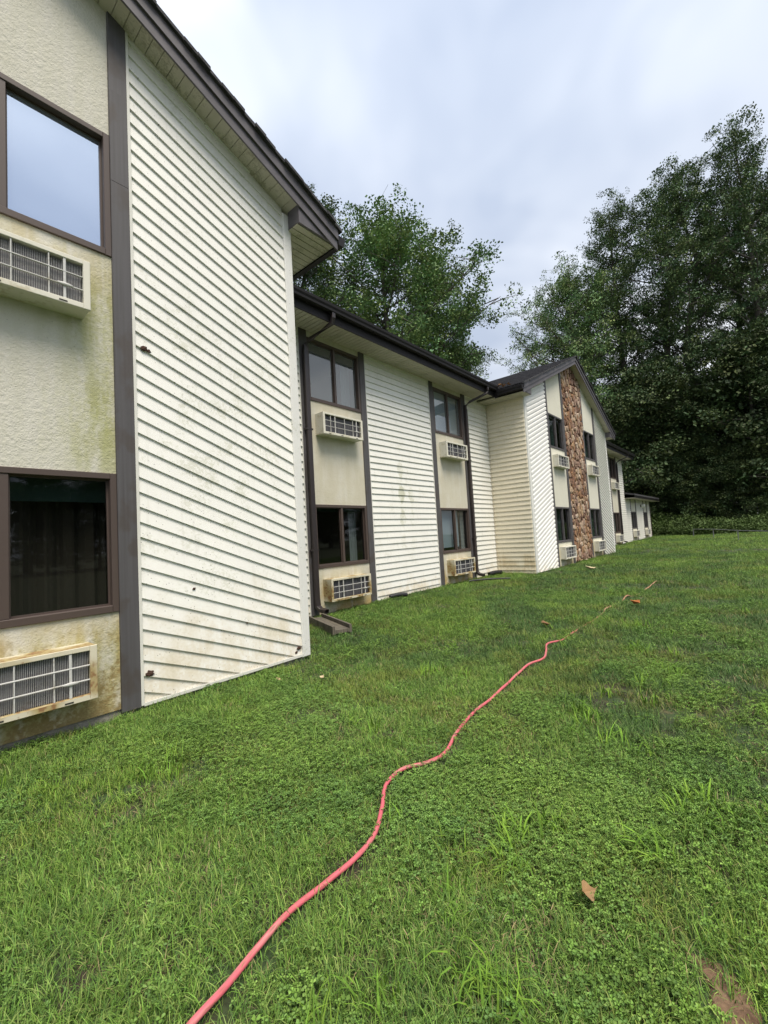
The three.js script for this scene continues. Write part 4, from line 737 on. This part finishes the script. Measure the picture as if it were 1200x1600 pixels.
function fallenLeaf(x, z, s, rot, col, label, lift = 0.05, tilt = 0.25) {
  const m = std({ map: colorTex(64, 64, (u, v) => { const a = pfbm(u, v, 5, Math.round(x * 99), 4), vein = Math.abs(((u + Math.abs(v - 0.5) * 0.6) * 9) % 1 - 0.5) < 0.09 || Math.abs(v - 0.5) < 0.03 ? 0.72 : 1; return col.map((q) => q * vein * (0.55 + 0.9 * a)); }), roughness: 0.8, side: THREE.DoubleSide });
  const t = thing('fallen_leaf', label, 'leaf', [x, height(x, z) + lift, z]); t.rotation.set(tilt, rot, 0.12);
  put('blade', leafShape(s, s * 0.4, 0.95, 0.8, Math.round(x * 31)), m, t);
  put('stalk', tube([V(0, s * 0.13, s * 0.5), V(0.003, s * 0.2, s * 0.62), V(0.008, s * 0.3, s * 0.75)], [0.0016, 0.0013, 0.001], 5), m, t);
}
fallenLeaf(1.69, -0.59, 0.075, 1.1, [0.4, 0.25, 0.12], 'large pale tan fallen leaf lying in the clover near the camera', 0.062, 0.75);
fallenLeaf(7.85, -1.6, 0.22, 1.3, [0.42, 0.15, 0.035], 'orange brown fallen leaf right of the hose in mid lawn', 0.06, 0.25);
fallenLeaf(13.3, -3.75, 0.3, 0.7, [0.6, 0.5, 0.32], 'pale fallen leaf on the grass in front of the stone strip', 0.05, 0.2);
fallenLeaf(5.9, -2.3, 0.16, 2.4, [0.24, 0.13, 0.06], 'dark brown fallen leaf left of the hose bend', 0.05, 0.2);
fallenLeaf(2.6, -3.7, 0.055, 0.4, [0.5, 0.38, 0.2], 'small tan leaf on the grass below the slanted siding', 0.05, 0.3);
fallenLeaf(2.85, -3.35, 0.06, 1.9, [0.55, 0.45, 0.28], 'small pale leaf on the grass further out from the slanted siding', 0.05, 0.3);
{
  // timber splash trough at the first downspout
  const wood = std({ map: colorTex(128, 512, (u, v) => { const s = fbm(u * 30, v * 4, 811, 4), b = fbm(u * 8, v * 8, 813, 3); return mix3([0.05, 0.042, 0.032], [0.2, 0.18, 0.14], s).map((q) => q * (0.7 + 0.6 * b)); }), roughness: 0.9 });
  const t = thing('splash_trough', 'weathered timber splash trough under the downspout beside the near bay', 'trough', [4.62, g0(4.6), -5.22]); t.rotation.y = Math.atan2(-0.45, 1.1) + Math.PI;
  const L = 0.62; for (const s of [-1, 1]) new Geo((q) => [q[0] * 5, q[2]]).cbox(s * 0.13 - 0.018, s * 0.13 + 0.018, -0.03, 0.085, -L, L).mesh('side_board', wood, t);
  new Geo((q) => [q[0] * 5, q[2]]).box(-0.112, 0.112, -0.02, 0.03, -L, L).mesh('base_board', wood, t);
  const black = std({ color: lin(0.018, 0.018, 0.02), roughness: 0.5 });
  // black ribbed drain ends lying against the wall
  const drain = (x, z, len, r, yaw, label) => { const d = thing('drain_pipe', label, 'drain pipe', [x, g0(x) + r * 0.75, z]); d.rotation.y = yaw; const pts = [], rad = []; for (let i = 0; i <= 40; i++) { pts.push(V(0, Math.sin((i / 40) * 3.1) * 0.02, (i / 40 - 0.5) * len)); rad.push(r * (i % 2 ? 1 : 0.86)); } put('ribbed_pipe', tube(pts, rad, 14, false), black, d); put('bore', tube(pts, rad.map((q) => q * 0.8), 14, false), black, d); };
  drain(7.3, ZR + 0.2, 0.42, 0.045, 1.2, 'black drain pipe end at the foot of the mildewed recess siding');
  drain(11.7, ZR + 0.26, 0.62, 0.06, 1.45, 'black drain pipe in the corner by the second downspout');
  drain(10.4, ZR + 0.75, 1.1, 0.024, 0.75, 'thin dark pipe lying on the grass below the second downspout');
}
// ------------------------------------------------------------------ pipe rail at the far end of the lawn
{
  const steel = std({ color: lin(0.17, 0.18, 0.18), roughness: 0.5, metalness: 0.3 });
  const t = thing('pipe_rail_fence', 'low grey pipe rail fence before the wood at the far right', 'fence'), ps = [[34.9, -3.3], [31.7, -2.05], [28.5, -0.85], [25.2, 0.4], [21.8, 1.7]];
  put('rail', tube(ps.map(([x, z]) => V(x, height(x, z) + 0.52, z)), ps.map(() => 0.021), 10), steel, t);
  for (const [x, z] of ps) put('fence_post', tube([V(x, height(x, z) - 0.2, z), V(x, height(x, z) + 0.5, z)], [0.024, 0.024], 10), steel, t);
}
// ------------------------------------------------------------------ trees
function spray(seed, n, rx, ry, size, cols) { // a twig end: many small pointed leaves
  const R = rng(seed), P = [], C = [];
  for (let i = 0; i < n; i++) {
    let x, y, z; do { x = R() * 2 - 1; y = R() * 2 - 1; z = R() * 2 - 1; } while (x * x + y * y + z * z > 1);
    x *= rx; y *= ry; z *= rx; const s = size * (0.65 + 0.7 * R()), a = R() * 6.283, droop = -0.2 - R() * 0.7, roll = (R() - 0.5) * 1.6, d = V(Math.cos(a) * Math.cos(droop), Math.sin(droop), Math.sin(a) * Math.cos(droop)), side = V(-Math.sin(a) * Math.cos(roll), Math.sin(roll), Math.cos(a) * Math.cos(roll)).multiplyScalar(s * 0.36), o = V(x, y, z), m = o.clone().addScaledVector(d, s * 0.45), e = o.clone().addScaledVector(d, s), l = m.clone().add(side), r = m.clone().sub(side); m.y -= s * 0.06;
    const c0 = cols[Math.floor(R() * cols.length)], v = 0.8 + 0.4 * R(), c = c0.map((q) => q * v);
    for (const q of [o, l, m, m, l, e, o, m, r, m, e, r]) { P.push(q.x, q.y, q.z); C.push(...c); }
  }
  const g = new THREE.BufferGeometry(); g.setAttribute('position', new THREE.Float32BufferAttribute(P, 3)); g.setAttribute('color', new THREE.Float32BufferAttribute(C, 3)); g.computeVertexNormals(); return g;
}
const LEAF = [[0.115, 0.185, 0.06], [0.09, 0.15, 0.055], [0.14, 0.215, 0.07], [0.08, 0.13, 0.05]];
M.leaf = leafMat({ roughness: 0.62 });
M.bark = std({ map: colorTex(128, 256, (u, v) => { const a = pfbm(u, v * 0.5, 16, 901, 4), b = pfbm(u, v, 40, 903, 3); return mix3([0.045, 0.04, 0.034], [0.15, 0.135, 0.115], a * 0.6 + b * 0.4); }), bumpMap: soilBump, bumpScale: 0.03, roughness: 0.95 });
const SPRAYS = [spray(950, 46, 0.62, 0.36, 0.165, LEAF), spray(951, 42, 0.7, 0.3, 0.17, LEAF), spray(952, 36, 0.5, 0.4, 0.155, LEAF)];
const SHRUBS = spray(953, 46, 0.5, 0.3, 0.11, [[0.085, 0.14, 0.042], [0.07, 0.12, 0.04], [0.1, 0.16, 0.05]]);
function makeTree(seed, o) { // o: H height, R crown radius, h0 crown base, prof(t) crown radius profile, limbs, subs, dens, trunk radius
  const R = rng(seed), T = new THREE.Group(), wood = [], spots = [], wob = (h) => [(fbm(h * 0.13, seed, 5, 2) - 0.5) * o.H * 0.07, (fbm(h * 0.13, seed + 9, 6, 2) - 0.5) * o.H * 0.07];
  const tr = (h) => (o.tr ?? 0.014 * o.H) * Math.pow(1 - (h / o.H) * 0.94, 0.9), w0 = wob(0), at = (h) => { const w = wob(h); return V(w[0] - w0[0], h, w[1] - w0[1]); };
  const tp = [], trr = []; for (let i = 0; i <= 16; i++) { const h = (o.H * 0.97 * i) / 16; tp.push(at(h)); trr.push(tr(h) * (i === 0 ? 1.5 : i === 1 ? 1.05 : 1)); } tp[0].y = -0.6;
  wood.push(tube(tp, trr, 10, false));
  for (let i = 0; i < o.limbs; i++) {
    const t = (i + R() * 0.9) / o.limbs, hs = mix(o.h0, o.H * 0.96, Math.pow(t, 0.95)), a = i * 2.399 + R() * 1.2, er = o.R * o.prof(t) * (0.62 + 0.5 * R()) * (1 + 0.25 * Math.sin(a * 2 + seed)), rise = (o.rise ?? 0.35) * er * (0.4 + 1.1 * R()) + (1 - t) * 0.3;
    const s = at(hs), e = s.clone().add(V(Math.cos(a) * er, rise, Math.sin(a) * er)), m = s.clone().lerp(e, 0.5).add(V((R() - 0.5) * er * 0.25, -er * 0.06, (R() - 0.5) * er * 0.25)), cv = new THREE.QuadraticBezierCurve3(s, m, e), lr = Math.min(tr(hs) * 0.55, 0.03 + er * 0.016), lp = cv.getPoints(6);
    wood.push(tube(lp, lp.map((_, k) => lr * (1 - 0.85 * k / 6)), 6, false));
    const subs = Math.max(2, Math.round(o.subs * (0.4 + er / o.R)));
    for (let k = 0; k < subs; k++) {
      const f = 0.28 + 0.72 * Math.pow((k + R()) / subs, 0.75), p = cv.getPoint(Math.min(1, f)), L = (0.5 + 1.2 * R()) * (o.R * 0.18 + 0.35), b = R() * 6.283, el = (R() - 0.35) * 1.3, q = p.clone().add(V(Math.cos(b) * Math.cos(el) * L, Math.sin(el) * L, Math.sin(b) * Math.cos(el) * L));
      if (k % 2 === 0) wood.push(tube([p, p.clone().lerp(q, 0.5).add(V(0, 0.08, 0)), q], [lr * 0.4, lr * 0.25, 0.008], 5, false));
      for (let n = 0; n < o.dens; n++) { const g = p.clone().lerp(q, 0.3 + 0.8 * R()); spots.push([g.x + (R() - 0.5) * 0.7, g.y + (R() - 0.5) * 0.55, g.z + (R() - 0.5) * 0.7]); }
    }
  }
  const tm = put('trunk', mergeGeometries(wood), M.bark, T);
  const sh = o.sprays ?? SPRAYS, im = sh.map((s, i) => { const l = spots.filter((_, k) => k % sh.length === i), q = new THREE.InstancedMesh(s, M.leaf, l.length), e = new THREE.Euler(), qn = new THREE.Quaternion(), m4 = new THREE.Matrix4(), c = new THREE.Color();
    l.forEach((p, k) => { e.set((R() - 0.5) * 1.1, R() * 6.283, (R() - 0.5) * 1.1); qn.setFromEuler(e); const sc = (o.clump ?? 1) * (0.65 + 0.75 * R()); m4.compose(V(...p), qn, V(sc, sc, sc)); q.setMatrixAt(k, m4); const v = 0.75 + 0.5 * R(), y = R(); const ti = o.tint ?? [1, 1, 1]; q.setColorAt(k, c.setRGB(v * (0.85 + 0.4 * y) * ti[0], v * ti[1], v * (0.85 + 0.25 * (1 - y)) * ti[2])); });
    q.name = 'crown'; q.userData.kind = 'stuff'; q.castShadow = q.receiveShadow = true; T.add(q); return q; });
  return T;
}
const broad = (t) => Math.pow(Math.sin(Math.PI * Math.pow(t * 0.9 + 0.06, 0.8)), 0.7), tall = (t) => 0.35 + 0.75 * Math.sin(Math.PI * (0.12 + t * 0.83)) * (1 - t * 0.25), low = (t) => Math.sqrt(Math.max(0.05, 1 - t * t * 0.95));
const KIND = {
  maple: makeTree(11, { H: 23.5, R: 5.4, h0: 5, prof: broad, limbs: 78, subs: 9, dens: 3, rise: 0.42, clump: 0.85, tint: [1.55, 1.55, 1.75] }),
  maple2: makeTree(12, { H: 23, R: 4.8, h0: 4.5, prof: broad, limbs: 64, subs: 8, dens: 3, rise: 0.42, clump: 0.85, tint: [1.55, 1.55, 1.75] }),
  airy: makeTree(13, { H: 26, R: 6.2, h0: 7, prof: broad, limbs: 54, subs: 7, dens: 2, rise: 0.45, clump: 0.9, tint: [1.3, 1.3, 1.5] }),
  poplar: makeTree(14, { H: 32, R: 3.9, h0: 10, prof: tall, limbs: 80, subs: 6, dens: 3, rise: 0.7, clump: 0.85, tint: [0.92, 0.92, 1.1] }),
  poplar2: makeTree(15, { H: 32, R: 3.7, h0: 9, prof: tall, limbs: 80, subs: 6, dens: 3, rise: 0.65, clump: 0.85, tint: [0.88, 0.88, 1.05] }),
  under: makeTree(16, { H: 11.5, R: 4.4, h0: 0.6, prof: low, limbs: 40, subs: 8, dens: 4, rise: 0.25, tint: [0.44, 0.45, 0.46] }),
};
const first = new Set();
function plant(kind, x, z, H, H0, wide, turn, name, label, group) {
  const src = KIND[kind], t = first.has(kind) ? src.clone() : src; first.add(kind);
  t.name = numbered(name); t.position.set(x, height(x, z), z); t.rotation.y = turn; const s = H / H0; t.scale.set(s * wide, s, s * wide);
  t.userData = { label, category: 'tree' }; if (group) t.userData.group = group; scene.add(t); return t;
}
const bw = 'trees behind the building', wd = 'tall trees of the wood beyond the lawn';
plant('maple', 24.3, -19.2, 25.6, 23.5, 1.12, 0.4, 'maple_tree', 'large leafy tree rising above the recessed roof, tallest behind the building', bw);
plant('maple2', 28.6, -17.8, 23, 23, 0.95, 1.9, 'maple_tree', 'narrower tree at the right shoulder of the large tree behind the building', bw);
plant('maple2', 30.4, -18, 17, 23, 0.95, 3.1, 'maple_tree', 'lower spreading tree just left of the open sky above the roof valley', bw);
plant('poplar', 21.6, -25, 26.5, 32, 1.25, 0.9, 'poplar_tree', 'darker tree peeping out beside the near gable eave', bw);
plant('maple2', 19.4, -25.5, 22.5, 24, 0.9, 5.1, 'maple_tree', 'shaded tree mostly hidden behind the near gable eave', bw);
plant('airy', 45, -12.6, 28, 26, 0.85, 0.3, 'airy_tree', 'thin leaved tree just behind the stone gable ridge', wd);
plant('airy', 45.2, -14.4, 24, 26, 0.62, 2.2, 'airy_tree', 'leftmost tree of the wood, beside the open sky', wd);
plant('maple2', 46.4, -11.8, 26.6, 23, 0.85, 0.7, 'maple_tree', 'tree between the stone gable and the tall dark poplars', wd);
plant('poplar2', 46.8, -8.3, 32.5, 32, 0.95, 0.2, 'poplar_tree', 'tall dark tree with the leftmost high top of the wood', wd);
plant('poplar', 47.2, -5.3, 32, 32, 0.95, 1.7, 'poplar_tree', 'tall dark tree left of the highest top of the wood', wd);
plant('poplar', 48.6, -2.7, 34.6, 32, 0.92, 3.3, 'poplar_tree', 'highest tree of the wood, right of centre', wd);
plant('poplar2', 53.8, -0.6, 33, 32, 0.9, 4.4, 'poplar_tree', 'tall tree half hidden behind the highest tree of the wood', wd);
plant('poplar2', 48.6, 1.0, 35, 32, 0.85, 5.3, 'poplar_tree', 'tall tree at the right edge of the picture', wd);
for (const [i, q] of [['poplar', 52.8, 4.2, 31, 32, 0.95, 2.6], ['poplar2', 56.5, 8.2, 30, 32, 1, 1.2], ['maple2', 57.5, -17.3, 17, 24, 1.5, 2.4], ['maple', 60.8, -13.9, 16, 25, 1.5, 4.1], ['maple2', 62.5, -9.3, 17, 24, 1.5, 0.8], ['maple', 64, -5.1, 16, 25, 1.5, 5.5], ['maple2', 65, -0.7, 17.5, 24, 1.5, 3.9], ['maple', 66, 3.6, 18, 25, 1.5, 0.1], ['maple2', 53, -21.2, 16, 24, 1.4, 4.9]].entries()) plant(...q, 'forest_tree', 'tall tree deep in the wood, showing between the nearer crowns', 'trees deep in the wood');
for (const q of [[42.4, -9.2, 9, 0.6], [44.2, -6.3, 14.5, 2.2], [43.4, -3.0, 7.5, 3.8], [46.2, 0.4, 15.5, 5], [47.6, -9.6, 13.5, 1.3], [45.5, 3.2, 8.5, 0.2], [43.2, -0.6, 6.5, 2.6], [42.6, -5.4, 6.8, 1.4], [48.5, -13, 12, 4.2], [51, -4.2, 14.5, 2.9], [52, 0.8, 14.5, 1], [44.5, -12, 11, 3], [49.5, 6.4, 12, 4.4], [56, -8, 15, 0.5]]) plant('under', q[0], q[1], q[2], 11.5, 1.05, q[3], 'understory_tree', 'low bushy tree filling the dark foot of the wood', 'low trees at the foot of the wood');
for (let x = -20; x < 60; x += 5.5) plant('under', x + Math.sin(x) * 2, 38 + Math.cos(x * 3) * 2, 7.5 + Math.sin(x * 5), 11.5, 1.25, x, 'understory_tree', 'bushy tree in the hedge row that the windows mirror', 'hedge row mirrored in the windows');
for (const q of [['maple2', -14, 40, 16], ['maple', -3, 44, 17.5], ['maple2', 9, 41, 16.5], ['maple', 21, 45, 18], ['maple2', 33, 42, 17], ['maple', 46, 38, 18]]) plant(q[0], q[1], q[2], q[3], q[0] === 'under' ? 11.5 : q[0] === 'maple' ? 25 : 24, 1.35, q[1], 'lawn_edge_tree', 'tree across the lawn that the windows mirror', 'trees mirrored in the windows');
// vine covered shrubs along the edge of the wood
{
  const R = rng(31);
  const mk = (seed) => { const q = rng(seed), n = 150, im = new THREE.InstancedMesh(SHRUBS, M.leaf, n), e = new THREE.Euler(), qn = new THREE.Quaternion(), m4 = new THREE.Matrix4(), c = new THREE.Color(); for (let i = 0; i < n; i++) { const a = q() * 6.283, r = Math.sqrt(q()), h = Math.sqrt(Math.max(0, 1 - r * r)) * (0.5 + 0.5 * q()); e.set((q() - 0.5) * 0.9, q() * 6.283, (q() - 0.5) * 0.9); qn.setFromEuler(e); const s = 0.6 + 0.6 * q(); m4.compose(V(Math.cos(a) * r * 1.5, 0.1 + h * 1.1 * (0.75 + 0.5 * vnoise(Math.cos(a) * 3 + 9, Math.sin(a) * 3, seed)), Math.sin(a) * r * 1.5), qn, V(s, s, s)); im.setMatrixAt(i, m4); const v = 0.7 + 0.6 * q(); im.setColorAt(i, c.setRGB(v * 1.05, v, v * 0.9)); } im.name = 'foliage'; im.userData.kind = 'stuff'; return im; };
  const stem = (seed) => { const q = rng(seed), w = []; for (let i = 0; i < 7; i++) { const a = q() * 6.283, r = 0.4 + q() * 0.8; w.push(tube([V(0, -0.1, 0), V(Math.cos(a) * r * 0.5, 0.5, Math.sin(a) * r * 0.5), V(Math.cos(a) * r, 0.9, Math.sin(a) * r)], [0.02, 0.014, 0.006], 5, false)); } return mergeGeometries(w); };
  const src = [0, 1, 2].map((i) => { const g = new THREE.Group(); put('stem', stem(40 + i), M.bark, g); g.add(mk(50 + i)); return g; });
  let k = 0; const seen = new Set();
  for (let z = -14; z < 9; z += 1.25) for (let row = 0; row < 2; row++) {
    const i = k++ % 3, t = seen.has(i) ? src[i].clone() : src[i]; seen.add(i);
    const x = 39.9 + row * 1.5 + (R() - 0.5) * 1.2 + 0.1 * Math.max(0, z), zz = z + (R() - 0.5) * 0.7; if (x < 39 || zz < -6 && x < 39.6) continue;
    t.name = numbered('shrub'); t.position.set(x, height(x, zz), zz); t.rotation.y = R() * 6.283; const s = 0.6 + 0.6 * R() + row * 0.25; t.scale.set(s, s * (0.45 + 0.75 * vnoise(zz * 0.5, row, 88)), s);
    t.userData = { label: 'low vine covered shrub along the edge of the wood', category: 'shrub', group: 'shrubs along the edge of the wood' }; scene.add(t);
  }
}
renderer.render(scene, camera);
